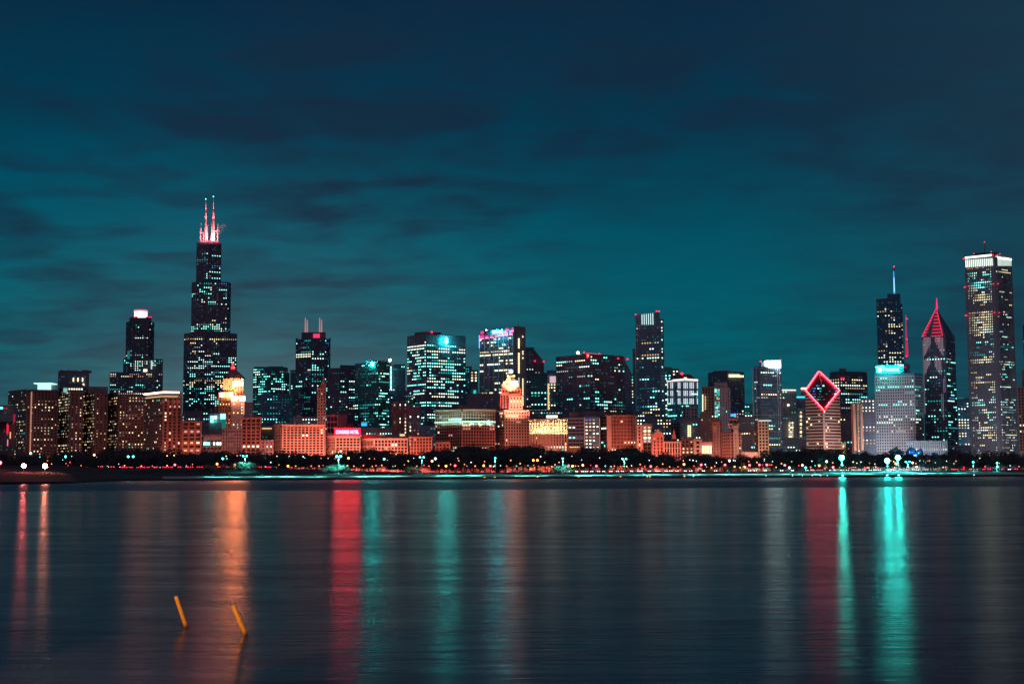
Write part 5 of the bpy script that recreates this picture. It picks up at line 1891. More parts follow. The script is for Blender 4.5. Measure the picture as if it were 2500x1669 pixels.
for k in range(9):      # bars on the left flank, short and slanting
    u = (k + .3) / 9.5
    e = base0.lerp(apx, u)
    i_ = e.lerp(base1.lerp(apx, u), .13 + .04 * (1 - u))
    mb = MB()
    mb.tube(e + nrm * .5 - Vector((0, 0, .8)), i_ + nrm * .5 + Vector((0, 0, .9)), .42, .42, RB, 6)
    mb.build('light_bar', b.root, b.o)
for k in range(10):      # wide bars filling the central facet
    u = (k - 2.0) / 8.5
    if u < 0:
        uu_ = max(0, u)
        mid = base0.lerp(base1, .68) + Vector((0, 0, u * 28)) + Vector((.6, 0, 0))
        wd = 6.6 * (1 + u * 2.6)
    else:
        mid = base0.lerp(base1, .62).lerp(apx, u)
        wd = 12.5 * (1 - u) + .4
    if wd < .3:
        continue
    dx = (base1 - base0).normalized() * (wd / 2)
    mb = MB()
    mb.tube(mid - dx + nrm * .7, mid + dx + nrm * .7, .42, .42, RB, 6)
    mb.build('light_bar', b.root, b.o)
for e0, e1 in ((base0, apx), (base1 + (base0 - base1) * .12, apx)):
    mb = MB()
    mb.tube(e0 + nrm * .4, e1 + nrm * .4, .38, .38, RB, 6)
    mb.build('ridge_light', b.root, b.o)
PL = emat('pale rose light line', (.85, .62, .75), .30)
for (xs, y0s, y1s) in (((2255, 2258, 2261, 2264, 2267, 2270), (822, 818, 812, 806, 803, 803), (868, 864, 858, 852, 846, 840)),
                       ((2283, 2286.5, 2290, 2293.5, 2297, 2300.5), (803, 803, 806, 812, 818, 824), (836, 842, 850, 858, 864, 868)),
                       ((2257, 2260, 2263, 2266, 2269), (878, 876, 874, 872, 870), (914, 908, 900, 894, 890)),
                       ((2282, 2285.5, 2289, 2292.5, 2296), (868, 870, 872, 876, 880), (896, 902, 908, 912, 914))):
    for x, y0, y1 in zip(xs, y0s, y1s):
        D_ = 1815 - 15 * (x - 2251) / 57
        b.box('light_line', x, x + 1.2, max(y0, 823), y1, D_ - 1.2, .5, PL)
for x, y0, y1 in ((2303, 924, 958), (2306, 916, 956), (2252.5, 830, 1010), (2298, 960, 1010), (2302, 960, 1025)):
    D_ = 1815 - 15 * (x - 2251) / 57
    b.box('light_line', x, x + .9, y0, y1, D_ - 1.2, .5, emat('dim rose light line', (.5, .42, .55), .35))
b.finish()
b = Bld('mixed_light_block', 'block with mixed cream and teal windows left of the giant ribbed tower', 'building', 2350, 1030, 2100)
b.vol([(2336, 2100), (2366, 2104)], 973, w='navy', l=.40, pal='office', g=(4, 4, 2.8, 1.9), rows=[(973, 980, .0), (1030, 1070, .6, 'cream')])
b.strip('roof_light', [(2338, 2099), (2353, 2101)], 970, 972.5, EMM['td'], .3)
b.finish()

# giant ribbed tower
b = Bld('giant_ribbed_tower', 'giant grey tower of vertical ribs with a glowing white crown', 'skyscraper', 2420, 860, 2200)
AG = [(3.1, 3.9, 1.9, 2.1), None, (3.1, 3.9, 1.9, 1.8)]
AR = [(628, 654, 0), (654, 658, .7, 'pink', (0,)), (664, 690, .55, 'tealw', (0,)), (690, 708, .75, 'tealw', (0,)), (721, 736, .85, 'cream', (0,)), (736, 762, .2), (762, 816, .93, 'cream', (0,)),
      (816, 830, .25), (830, 868, .28, 'teal'), (868, 870, .2), (878, 888, .85, 'cream'), (888, 930, .25, 'office'), (934, 956, .8, 'cream', (0,)), (970, 984, .6, 'tealw'), (984, 1040, .42, 'office'),
      (1044, 1052, .8, 'cream'), (1052, 1110, .42, 'cream')]
b.vol([(2354, 2222), (2424, 2192), (2427, 2190), (2470, 2216)], 629, w='marble', l=[.3, 0, .10], g=[AG[0], (999, 999, 1, 1), AG[2]], pal=['cream', 'cream', 'cream'], rows=AR, dep=55, name='shaft',
      skip=(1,), margin=3.5, vgap=.8)
# recessed dark glass between ribs
b.strip('glass_front', [(2357, 2221), (2421, 2193.6)], 632, 1110, 'navy', .12, .1)
b.strip('glass_front', [(2433, 2193.6), (2468, 2215)], 632, 1110, 'navy', .12, .1)
mb = MB()
def ribs(pa, pb, n_, mat, w_=.85, d_=1.1):
    A_, B_ = at(pa[0], 629, pa[1]), at(pb[0], 629, pb[1])
    z1 = A_.z + .5
    a2, b2 = Vector((A_.x, pa[1])), Vector((B_.x, pb[1]))
    u = (b2 - a2).normalized()
    n = Vector((u.y, -u.x))
    for k in range(n_ + 1):
        c_ = a2 + (b2 - a2) * (k / n_)
        q = [c_ - u * w_ / 2, c_ + u * w_ / 2]
        mb.prism([tuple(q[0] + n * d_), tuple(q[1] + n * d_), tuple(q[1]), tuple(q[0])], GZ, z1, mat)
ribs((2357, 2221), (2421, 2193.6), 14, WALL['marble'])
ribs((2433, 2193.8), (2468, 2215), 14, WALL['slate'], .6)
mb.build('ribs', b.root, b.o)
WC = emat('white crown light', (.85, 1, .86), 1.4)
b.strip('crown_light', [(2357, 2221), (2421.5, 2193.4)], 627.5, 631.5, emat('white crown rim', (.85, 1, .88), 3.2), 1.4, .6)
b.strip('crown_light', [(2435, 2194.8), (2468, 2215)], 627.5, 631.5, emat('white crown rim', (.85, 1, .88), 3.2), 1.4, .6)
for k in range(15):
    u = k / 14
    x, D_ = 2357.5 + 63.5 * u, 2220.8 - 27.2 * u
    o = b.strip('crown_rib_light', [(x, D_), (x + 2.2, D_ - .9)], 631 - u * 4.5 + 4, 653 - u * 4.5, WC, 1.4, .4)
for k in range(14):
    u = k / 13
    x, D_ = 2435 + 31.5 * u, 2195 + 20 * u
    b.strip('crown_rib_light', [(x, D_), (x + 1.4, D_ + .8)], 631, 649, WC, 1.0, .4)
b.vol([(2378, 2226), (2436, 2222)], 618, b=629, w='black', g=None, name='plant_room', dep=24)
b.hip('plant_roof', 2376, 2440, 620, 2408, 615, 2224, 26, 'black', .6)
b.mast('antenna', 2404, 592, 616, 2235, .5, .3, 'darksteel')
for x, y, D_ in ((2403.5, 591, 2234), (2378, 619.5, 2220), (2420, 614.5, 2215), (2423, 622, 2190), (2441, 620, 2210), (2435, 622, 2192), (2352, 632, 2221), (2355, 630, 2219),
                 (2354.5, 701, 2220), (2357, 700.5, 2218), (2425, 693, 2188), (2437, 692.5, 2192), (2357, 770.5, 2219), (2360, 770, 2218), (2428, 763, 2188), (2440, 763.5, 2192)):
    b.lamp(x, y, D_, 1.05, 'rr', 'beacon', RED)
b.finish()
flood(2366, 2484, 2180, (.95, .9, 1.0), .10, off=120, ytop=800, aim=.35)

b = Bld('edge_brown_tower', 'stepped brown tower cut off by the right picture edge', 'building', 2495, 1000, 1700)
b.vol([(2483, 1702), (2530, 1700)], 944, w='brick', l=.16, pal='warm', g=(3.4, 3.6, 1.6, 1.9), dark=True)
b.vol([(2494, 1712), (2530, 1712)], 905, b=946, w='brown', l=.05, pal='warm', g=(3.4, 3.6, 1.6, 1.9), name='upper_stage')
b.finish()
flood(2483, 2530, 1700, (1, .4, .4), .07, ytop=950)
b = Bld('edge_dark_tower', 'sliver of a tall unlit tower at the right picture edge', 'building', 2499, 850, 2300)
b.vol([(2496.5, 2300), (2540, 2300)], 794, w='black', l=.05, pal='teal')
b.finish()

# far low blocks closing the gaps of the skyline
for i, (x0, x1, y, D_, w_, l_, lab) in enumerate((
        (395, 452, 1012, 1900, 'black', .1, 'dark low block left of the tallest tower'),
        (452, 545, 1004, 2000, 'black', .12, 'dark low block at the foot of the tallest tower'),
        (596, 640, 1012, 1900, 'black', .06, 'dark low block right of the blazing tower'),
        (715, 800, 1018, 1800, 'black', .10, 'dark low block under the twin mast tower'),
        (845, 960, 1045, 1800, 'black', .14, 'dark low block behind the arcaded orange block'),
        (985, 1065, 1040, 1750, 'navy', .12, 'dark low block left of the corniced block'),
        (1290, 1375, 1002, 1800, 'black', .14, 'dark low block behind the cream arcade'),
        (1375, 1560, 1006, 1780, 'black', .08, 'long dark block behind the terracotta brown building'),
        (1590, 1735, 1048, 1780, 'black', .22, 'dark block speckled with windows behind the gabled club'),
        (1785, 1850, 1020, 1760, 'black', .1, 'dark block behind the pagoda topped tower'),
        (1900, 1975, 1070, 1750, 'black', .2, 'dark low block left of the striped diamond tower'),
        (2048, 2082, 1010, 1720, 'black', .3, 'dark narrow block right of the striped diamond tower'),
        (2310, 2370, 1088, 1700, 'black', .3, 'low dark block at the foot of the giant ribbed tower'))):
    b = Bld('low_block', lab, 'building', (x0 + x1) / 2, y, D_)
    b.vol([(x0, D_), (x1, D_ + 6)], y, w=w_, l=l_, pal='office', g=(3.8, 3.9, 2.0, 1.7))
    b.finish()
# ------------------------------------------------------------------ trees of the park
BARK = pmat('winter bark', (0.085, 0.07, 0.07), 0.9, var=0.3, scale=1.0)
LEAF = pmat('winter twigs', (0.14, 0.12, 0.145), 0.9, var=0.4, scale=0.4)
LEAF2 = pmat('evergreen twigs', (0.09, 0.12, 0.12), 0.9, var=0.4, scale=0.4)
WILLOW = pmat('pale willow twigs', (0.30, 0.32, 0.28), 0.9, var=0.4, scale=0.5)


def crown_mesh(seed, r, h, n, mat, squash=0.8, fluff=1.0):
    """leaf clumps through the crown's volume, gaps between"""
    rd = random.Random(seed)
    mb = MB()
    cl = []
    for k in range(16):
        a = rd.random() * 6.283
        q = rd.random() ** 0.5
        zz = rd.random()
        rr = r * q * (1.0 - 0.5 * abs(zz - 0.4))
        cl.append((rr * math.cos(a), rr * math.sin(a), h * (0.32 + 0.58 * zz), r * rd.uniform(0.26, 0.46)))
    for k in range(n):
        cx, cy, cz, cr = rd.choice(cl)
        d = Vector((rd.gauss(0, 1), rd.gauss(0, 1), rd.gauss(0, squash)))
        d = d.normalized() * cr * rd.uniform(0.45, 1.12)
        c = Vector((cx, cy, cz)) + d
        s = rd.uniform(0.18, 0.42) * fluff
        u = Vector((rd.gauss(0, 1), rd.gauss(0, 1), rd.gauss(0, 1))).normalized() * s
        v = Vector((rd.gauss(0, 1), rd.gauss(0, 1), rd.gauss(0, 1))).normalized() * s * 0.7
        mb.add([c - u, c + v, c + u * 0.8 - v * 0.2, c - v], [(0, 1, 2, 3)], mat)
    return mb


def trunk_mesh(seed, r, h):
    rd = random.Random(seed)
    mb = MB()
    top = h * 0.36
    mb.tube((0, 0, -0.6), (0.1, 0, top), 0.38, 0.26, BARK, 7)
    for k in range(7):
        a = k * 0.9 + rd.random()
        e = Vector((math.cos(a) * r * rd.uniform(.35, .7), math.sin(a) * r * rd.uniform(.35, .7), h * rd.uniform(0.6, 0.9)))
        m = Vector((0.1, 0, top)).lerp(e, 0.5) + Vector((0, 0, -0.4))
        mb.tube((0.1, 0, top - 0.3), m, 0.17, 0.11, BARK, 5)
        mb.tube(m, e, 0.11, 0.03, BARK, 4)
    return mb


PROTO = {}


def proto(kind, seed, r, h, n, mat, **kw):
    c = crown_mesh(seed, r, h, n, mat, **kw).build('crown')
    t = trunk_mesh(seed + 50, r, h).build('trunk')
    PROTO.setdefault(kind, []).append((c.data, t.data, h))
    bpy.data.objects.remove(c)
    bpy.data.objects.remove(t)


for k in range(6):
    proto('big', 100 + k, 7.0 + k % 3, 15.0, 2600, LEAF if k % 2 else LEAF2, fluff=1.5)
for k in range(3):
    proto('small', 200 + k, 3.0, 5.0, 900, WILLOW, fluff=0.8)
for k in range(2):
    proto('bare', 300 + k, 4.0, 9.0, 260, LEAF, fluff=0.8)


def plant(kind, x, y, z, s, label, group, name='tree'):
    cm, tm, h = random.choice(PROTO[kind])
    o = empty(name, (x, y, z), label, 'tree', group)
    o.rotation_euler = (0, 0, random.random() * 6.28)
    o.scale = (s * random.uniform(.9, 1.15), s * random.uniform(.9, 1.15), s)
    for nm, me in (('trunk', tm), ('crown', cm)):
        c = bpy.data.objects.new(nm, me)
        COL.objects.link(c)
        c.parent = o
    return o


MARKS = [(20, 'corner building'), (100, 'grand hotel first wing'), (188, 'grand hotel second wing'), (248, 'grand hotel third wing'), (320, 'grand hotel fourth wing'), (400, 'mansard hotel'), (469, 'three bay brick building'),
         (518, 'low dark shop'), (567, 'grey loft'), (613, 'narrow brown store'), (652, 'pale green annex'), (700, 'long flat facade left part'), (760, 'long flat facade right part'), (810, 'arched pale facade'),
         (850, 'red hotel sign'), (900, 'arcaded block pale end'), (955, 'arcaded orange block'), (1028, 'two tone block'), (1080, 'squat red brown building'), (1120, 'corniced block middle'), (1175, 'corniced block right end'),
         (1235, 'beehive tower left flank'), (1275, 'beehive tower right flank'), (1315, 'cream arcade left half'), (1360, 'cream arcade right half'), (1405, 'lined dark office'), (1445, 'outlined office'), (1495, 'terracotta block left half'),
         (1535, 'terracotta block right half'), (1575, 'bright window block'), (1606, 'gabled clubhouse'), (1641, 'spired hall'), (1680, 'garden house'), (1726, 'glowing portico'), (1750, 'striped brown tower'), (1785, 'pagoda topped tower'),
         (1830, 'scalloped wall'), (1862, 'cream corner facade'), (1890, 'white crowned tower'), (1926, 'line topped slate block'), (1957, 'cyan topped block'), (1988, 'diamond tower left front'), (2030, 'diamond tower right front'),
         (2059, 'tiny glowing house'), (2094, 'cream pier building'), (2120, 'speckled block'), (2160, 'sign tower left half'), (2195, 'sign tower right half'), (2232, 'blue bandshell'), (2270, 'ribbed lowrise'), (2305, 'red pyramid tower'),
         (2345, 'mixed light block'), (2395, 'giant tower broad front'), (2450, 'giant tower narrow front'), (2495, 'right edge tower')]


def below(px):
    m = min(MARKS, key=lambda q: abs(q[0] - px))
    return m[1]


def gz(x, y):
    return land(x / y, y)


# tree line profile read off the photo: (px, top py)
PROF = [(0, 1118), (40, 1112), (90, 1104), (140, 1106), (180, 1100), (230, 1104), (270, 1096), (330, 1096), (380, 1098), (450, 1100), (500, 1099), (560, 1094), (610, 1106), (640, 1100), (680, 1100), (740, 1101),
        (790, 1106), (850, 1098), (885, 1094), (930, 1094), (960, 1102), (1010, 1106), (1060, 1098), (1120, 1093), (1150, 1084), (1180, 1088), (1215, 1094), (1260, 1086), (1290, 1082), (1320, 1092),
        (1370, 1094), (1430, 1092), (1480, 1095), (1530, 1082), (1565, 1096), (1600, 1104), (1640, 1106), (1700, 1106), (1740, 1108), (1790, 1110), (1850, 1108), (1900, 1098), (1940, 1092), (1980, 1094),
        (2030, 1094), (2070, 1100), (2120, 1100), (2150, 1106), (2190, 1098), (2230, 1104), (2260, 1106), (2290, 1098), (2330, 1100), (2370, 1106), (2420, 1104), (2470, 1106), (2540, 1102)]


def prof(x):
    for (a, ya), (b_, yb) in zip(PROF, PROF[1:]):
        if a <= x <= b_:
            return ya + (yb - ya) * (x - a) / (b_ - a)
    return 1102


rt = random.Random(11)
x = -40.0
while x < 2545:
    for row, (D_, dy) in enumerate(((1330, 0), (1190, 6), (1080, 13))):
        xx = x + rt.uniform(-9, 9)
        Dd = D_ + rt.uniform(-40, 40)
        yt = prof(xx) + dy + rt.uniform(-1, 7)
        p = at(xx, yt, Dd)
        z0 = gz(p.x, Dd)
        s = (p.z - z0) / 14.6
        if s > .25:
            plant('big', p.x, Dd, z0, s, 'dark park tree in the ' + ('rear', 'middle', 'front')[row] + ' row, below ' + below(xx), 'park trees along the lakefront')
    x += rt.uniform(24, 30)
# pale small trees lit teal at the water's edge, below the tall lamps
for (xx, D_, s) in ((505, 872, .8), (520, 866, .9), (545, 870, .8), (575, 876, 1.0), (588, 868, 1.1), (600, 874, 1.15), (612, 870, 1.1), (622, 878, .9), (790, 872, .8), (800, 868, .95), (812, 874, 1.0), (822, 878, 1.15),
                    (836, 872, 1.05), (848, 876, .9), (994, 870, .8), (1004, 866, 1.0), (1012, 872, .85), (1262, 862, .5), (1276, 862, .55), (1288, 864, .5), (1303, 862, .55), (1316, 864, .5),
                    (1355, 868, .9), (1368, 870, 1.1), (1380, 874, 1.2), (1392, 870, .9), (1770, 862, .85), (1785, 864, .9), (1800, 866, .85), (1815, 864, .8), (2300, 868, .6), (2440, 872, .8)):
    p = at(xx, 1150, D_)
    plant('small', p.x, D_, gz(p.x, D_), s, 'small teal lit willow by the water, below ' + below(xx), 'small pale trees by the water', 'small_tree')
for xx in (2250, 2262, 2270, 2277, 2286, 2296, 2306, 2318, 2330, 2098, 2010):
    p = at(xx, 1150, 935)
    plant('bare', p.x, 935, gz(p.x, 935), rt.uniform(.8, 1.1), 'slender bare tree beside the lakeside road, below ' + below(xx), 'slender bare trees by the road', 'bare_tree')

# ------------------------------------------------------------------ lamps
LM = {
    'O': emat('sodium lamp globe', (1.0, .30, .07), 5), 'R': emat('red lamp globe', (1.0, .03, .07), 5), 'W': emat('white lamp globe', (.75, .97, 1), 3), 'T': emat('teal lamp globe', (.04, 1, .85), 4),
    'P': emat('salmon lamp globe', (1, .16, .09), 5), 'Y': emat('yellow lamp globe', (1, .55, .18), 4),
    'OO': emat('big sodium lamp globe', (1.0, .28, .06), 13), 'RR': emat('big red lamp globe', (1.0, .06, .08), 13), 'TT': emat('big teal lamp globe', (.06, 1, .85), 12), 'WW': emat('big white lamp globe', (.8, 1, .85), 9),
    'H': emat('mast lamp head', (.07, 1, .85), 12), 'HH': emat('stadium lamp head', (.008, 1, .80), 460), 'LR': emat('shore lamp globe red', (1.0, .14, .13), 200), 'LO': emat('shore lamp globe orange', (1.0, .26, .14), 200),
}
NAMES = {'O': 'small amber park lamp', 'R': 'small red lamp', 'W': 'small white lamp', 'T': 'small teal lamp', 'P': 'small salmon lamp', 'Y': 'small yellow lamp', 'OO': 'bright orange street lamp', 'RR': 'bright red lamp',
         'TT': 'bright teal street lamp', 'WW': 'bright white street lamp'}
POLE = WALL['darksteel']
LCACHE = {}


def lamp_thing(x, y, D, kind, r, label, group=None, name='park_lamp'):
    p = at(x, y, D)
    z0 = gz(p.x, D)
    h = max(1.6, p.z - z0)
    o = empty(name, (p.x, D, z0), label, 'lamp', group)
    key = (kind, r, round(h))
    if key not in LCACHE:
        mb = MB()
        mb.tube((0, 0, -.3), (0, 0, round(h) - r * .8), .10, .07, POLE, 6)
        mb.tube((0, 0, -.3), (0, 0, .5), .2, .16, POLE, 6)
        a = mb.build('pole')
        mb = MB()
        mb.ball((0, 0, 0), r, LM[kind], 10, 6)
        g_ = mb.build('globe', smooth=True)
        mb = MB()
        mb.tube((0, 0, r * .72), (0, 0, r * 1.15), r * .6, r * .2, POLE, 8)
        c_ = mb.build('cap')
        LCACHE[key] = (a.data, g_.data, c_.data)
        for q in (a, g_, c_):
            bpy.data.objects.remove(q)
    pm, gm, cm = LCACHE[key]
    a = bpy.data.objects.new('pole', pm)
    a.scale = (1, 1, h / max(1, round(h)))
    g_ = bpy.data.objects.new('globe', gm)
    c_ = bpy.data.objects.new('cap', cm)
    for q, zz in ((a, 0), (g_, h), (c_, h)):
        COL.objects.link(q)
        q.location = (0, 0, zz if q is not c_ else 0)
        q.parent = g_ if q is c_ else o
    return o


# x, y of the glowing head in the photo, kind
SMALL = '''408 1112 Y,425 1111 Y,554 1119 T,552 1113 Y,579 1112 P,587 1111 W,546 1135 P,504 1137 P,524 1137 O,408 1136 Y,589 1130 O,624 1137 O,676 1113 Y,706 1113 W,740 1114 W,744 1117 W,784 1118 P,801 1118 Y,
818 1119 O,881 1116 W,681 1134 O,779 1137 O,789 1135 P,804 1137 R,849 1136 O,864 1137 O,887 1136 O,97 1108 O,97 1115 T,116 1124 R,126 1132 O,175 1113 T,153 1122 T,161 1131 P,171 1128 R,156 1138 P,166 1136 R,
198 1136 P,206 1140 R,211 1140 P,304 1136 O,902 1119 Y,914 1119 P,946 1123 P,888 1135 O,909 1138 O,918 1136 P,932 1135 Y,959 1138 T,965 1137 O,987 1134 O,996 1124 P,997 1125 O,1010 1118 W,1035 1135 R,1047 1137 O,
1100 1133 O,1118 1118 Y,1120 1124 P,1134 1133 O,1140 1137 P,1160 1137 O,1183 1126 O,1205 1138 Y,1222 1136 W,1237 1137 P,1247 1123 O,1261 1137 T,1289 1136 W,1320 1114 W,1303 1135 O,1315 1137 R,1335 1141 P,1396 1113 W,
1347 1138 Y,1355 1134 P,1405 1137 P,1412 1137 O,1442 1135 R,1464 1117 W,1420 1122 W,1478 1137 T,1492 1138 T,1515 1138 P,1542 1136 W,1563 1133 P,1574 1138 P,1585 1123 W,1618 1132 O,1684 1122 W,1692 1123 W,1700 1125 W,
1722 1133 W,1725 1139 P,1694 1137 R,1745 1137 O,1749 1129 W,1762 1127 P,1791 1123 W,1795 1124 W,1807 1141 Y,1828 1126 P,1862 1134 R,1879 1134 R,1884 1134 P,1848 1128 O,1866 1120 W,1866 1124 W,1886 1126 W,1933 1126 W,
1950 1136 R,1979 1140 P,1982 1125 W,1990 1136 T,1908 1131 O,1895 1140 O,2018 1140 O,2033 1129 P,2050 1141 P,2055 1132 Y,2083 1127 W,2073 1142 P,2078 1141 O,2083 1140 P,2088 1140 O,2102 1127 W,2092 1130 Y,2111 1141 R,
2117 1141 P,2121 1141 O,2123 1130 P,2136 1132 W,2132 1141 P,2138 1139 O,2143 1141 R,2175 1124 W,2182 1126 Y,2184 1141 O,2236 1131 Y,2221 1141 P,2246 1124 W,2255 1125 P,2265 1125 P,2269 1124 P,2259 1129 W,2284 1129 W,
2303 1140 P,2310 1140 R,2353 1140 R,2311 1125 W,2334 1125 P,2329 1131 W,2392 1118 W,2405 1138 R,2440 1130 Y,2466 1136 W,2488 1138 P,1330 1128 W,1365 1128 O,1655 1139 P,1668 1124 W,1737 1141 O,
240 1138 R,262 1137 P,290 1132 W,345 1137 O,372 1137 P,455 1136 W,470 1133 O,648 1138 P,661 1128 W,722 1137 O,760 1137 P,838 1137 P,1018 1137 Y,1071 1136 O,1150 1128 W,1270 1131 O,1500 1137 O,1530 1138 O,1604 1138 P,1635 1139 O'''
BIGS = [(544, 1119, 'TT', 'teal street lamp beside a smaller one left of the tall double lamp'), (427, 1134, 'RR', 'bright red lamp above the road below the mansard hotel'),
        (530, 1132, 'OO', 'bright orange lamp below the blazing tower'), (573, 1134, 'OO', 'orange street lamp right of the brightest orange lamp below the blazing tower'),
        (851, 1118, 'OO', 'orange street lamp right of the tall lamp before the red hotel sign'), (703, 1137, 'OO', 'orange red lamp below the long orange facade'),
        (75, 1106, 'TT', 'teal street lamp above the red shore lamp, far left'), (160, 1114, 'TT', 'teal street lamp below the second wing of the grand hotel'),
        (230, 1110, 'OO', 'lone orange street lamp below the third wing of the grand hotel'), (313, 1114, 'TT', 'left one of a close pair of teal lamps'),
        (325, 1114, 'TT', 'right one of a close pair of teal lamps'), (938, 1120, 'TT', 'teal lamp right of the arcaded orange block'), (1063, 1119, 'WW', 'white star bright lamp below the corniced block left end'),
        (1055, 1125, 'OO', 'orange lamp touching the white lamp below the corniced block'), (1089, 1137, 'OO', 'orange lamp low by the road under the corniced block'), (1111, 1136, 'RR', 'salmon red lamp under the corniced block'),
        (1181, 1136, 'OO', 'orange lamp under the right end of the corniced block'), (1197, 1137, 'RR', 'red lamp left of the tall lamp by the beehive tower'), (1302, 1123, 'OO', 'left one of two orange lamps below the cream arcade'),
        (1312, 1123, 'OO', 'right one of two orange lamps below the cream arcade'), (1388, 1136, 'RR', 'red lamp leading the cluster under the lined office'), (1398, 1137, 'OO', 'orange lamp second in the cluster under the lined office'),
        (1423, 1135, 'OO', 'orange lamp ending the cluster under the outlined office'), (1456, 1137, 'RR', 'red lamp under the terracotta block left corner'), (1589, 1138, 'RR', 'red lamp below the bright window block'),
        (1670, 1133, 'OO', 'orange lamp below the amber column block'), (1712, 1134, 'RR', 'red lamp below the glowing portico'), (1770, 1134, 'RR', 'vivid red lamp below the pagoda tower'),
        (1781, 1124, 'WW', 'white lamp above the two brightest orange lamps'), (1794, 1139, 'OO', 'large orange lamp below the pagoda tower'), (1818, 1140, 'OO', 'large orange lamp below the scalloped wall'),
        (1830, 1135, 'RR', 'red lamp between two orange ones below the black gap tower'), (1854, 1134, 'RR', 'red orange lamp below the cream corner block'), (1872, 1134, 'RR', 'red lamp below the white crowned tower'),
        (1916, 1135, 'RR', 'red lamp below the line topped block'), (1927, 1141, 'WW', 'white lamp low by the road below the line topped block'), (1959, 1135, 'OO', 'orange lamp below the left edge of the diamond tower'),
        (1967, 1141, 'TT', 'teal lamp low by the road below the diamond tower'), (2000, 1136, 'OO', 'orange lamp under the middle of the diamond tower'), (2018, 1126, 'WW', 'white lamp under the right half of the diamond tower'),
        (2034, 1140, 'RR', 'red lamp left of the lakeside pavilion'), (2187, 1131, 'OO', 'orange lamp between the two biggest green lamps'), (2228, 1129, 'OO', 'orange lamp right of the short teal lamp by the sign tower'),
        (2238, 1139, 'OO', 'large orange lamp low by the road before the ribbed lowrise')]
rl = random.Random(5)
for q in SMALL.replace('\n', '').split(','):
    xs_, ys_, k = q.split()
    lamp_thing(float(xs_), float(ys_), rl.uniform(905, 1030), k, rl.choice((.22, .28, .36)), NAMES[k] + (' high' if float(ys_) < 1129 else ' low') + ' among dark trees, below ' + below(float(xs_)), NAMES[k] + 's behind the lakeside road')
for (xs_, ys_, k, lab) in BIGS:
    lamp_thing(xs_, ys_, rl.uniform(895, 925), k, .62, lab, name='street_lamp')
# the two shore lamps, far left, nearer the viewer
lamp_thing(58, 1136.5, 620, 'LR', .95, 'big red shore lamp on the dark embankment, leftmost bright lamp', name='shore_lamp')
lamp_thing(110, 1137, 620, 'LO', 1.0, 'big orange shore lamp on the dark embankment', name='shore_lamp')
lamp_thing(0, 1129, 640, 'RR', .8, 'red shore lamp cut by the left picture edge', name='shore_lamp')


def mast_lamp(x, y, D, label, kind='H', r=.9, heads=2, power=0, col=(.12, 1, .82), name='tall_lamp', cone=135):
    p = at(x, y, D)
    z0 = gz(p.x, D)
    o = empty(name, (p.x, D, z0), label, 'lamp')
    org = Vector((p.x, D, z0))
    h = p.z - z0
    mb = MB()
    mb.tube((0, 0, -.3), (0, 0, h + .2), .20, .13, WALL['steel'], 8)
    mb.tube((0, 0, -.3), (0, 0, .8), .34, .28, WALL['steel'], 8)
    a = mb.build('pole', smooth=True)
    a.parent = o
    mb = MB()
    mb.tube((-1.5, 0, h), (1.5, 0, h + .1), .08, .08, WALL['steel'], 6)
    mb.tube((-.7, 0, h * .52), (.7, 0, h * .52), .16, .16, WALL['steel'], 6)
    a = mb.build('crossarm')
    a.parent = o
    for k in range(heads):
        dx = 0 if heads == 1 else (-1.1 + 2.2 * k / (heads - 1))
        mb = MB()
        mb.ball((dx, 0, h + .1), r, LM[kind], 14, 9, .75 if kind == 'H' else 1.0)
        q_ = mb.build('lamp_head', smooth=True)
        q_.parent = a
    if power:
        spot((p.x, D, p.z - 1.2), (p.x, D + .5, 0), col, power, R(cone), .8, 'lamp_light')
    return o


for (x_, y_, lab) in ((598, 1113, 'tall double lamp between the brown store and pale annex'), (827, 1114, 'tall bright double lamp in front of the red signed hotel'),
                      (1030, 1116, 'tall double lamp under the two tone block'), (1209, 1118, 'tall lamp with bent arm under the beehive tower'),
                      (1374, 1119, 'tall lamp with a bent arm under the cream arcade right end'), (1524, 1120, 'tall double lamp under the terracotta brown building'),
                      (2216, 1127, 'shorter double lamp right of the two biggest green lamps'), (2376, 1128, 'tall lamp left of the giant ribbed tower foot'),
                      (2434, 1130, 'tall dim lamp under the giant ribbed tower')):
    mast_lamp(x_, y_, 868, lab, r=.8 if x_ == 827 else .5, heads=1 if x_ in (1209, 1374, 2376, 2434) else 2, power=16000 if x_ in (827,) else 9000)
for (x_, y_, lab) in ((2055, 1117, 'huge green floodlight mast behind the lakeside pavilion'), (2166, 1124, 'left one of the two huge green floodlights by the sign tower'),
                      (2192, 1117, 'right and taller one of two huge green floodlights by the sign tower')):
    mast_lamp(x_, y_, 872, lab, kind='HH', r=1.45, heads=1, power=110000, name='floodlight_mast')
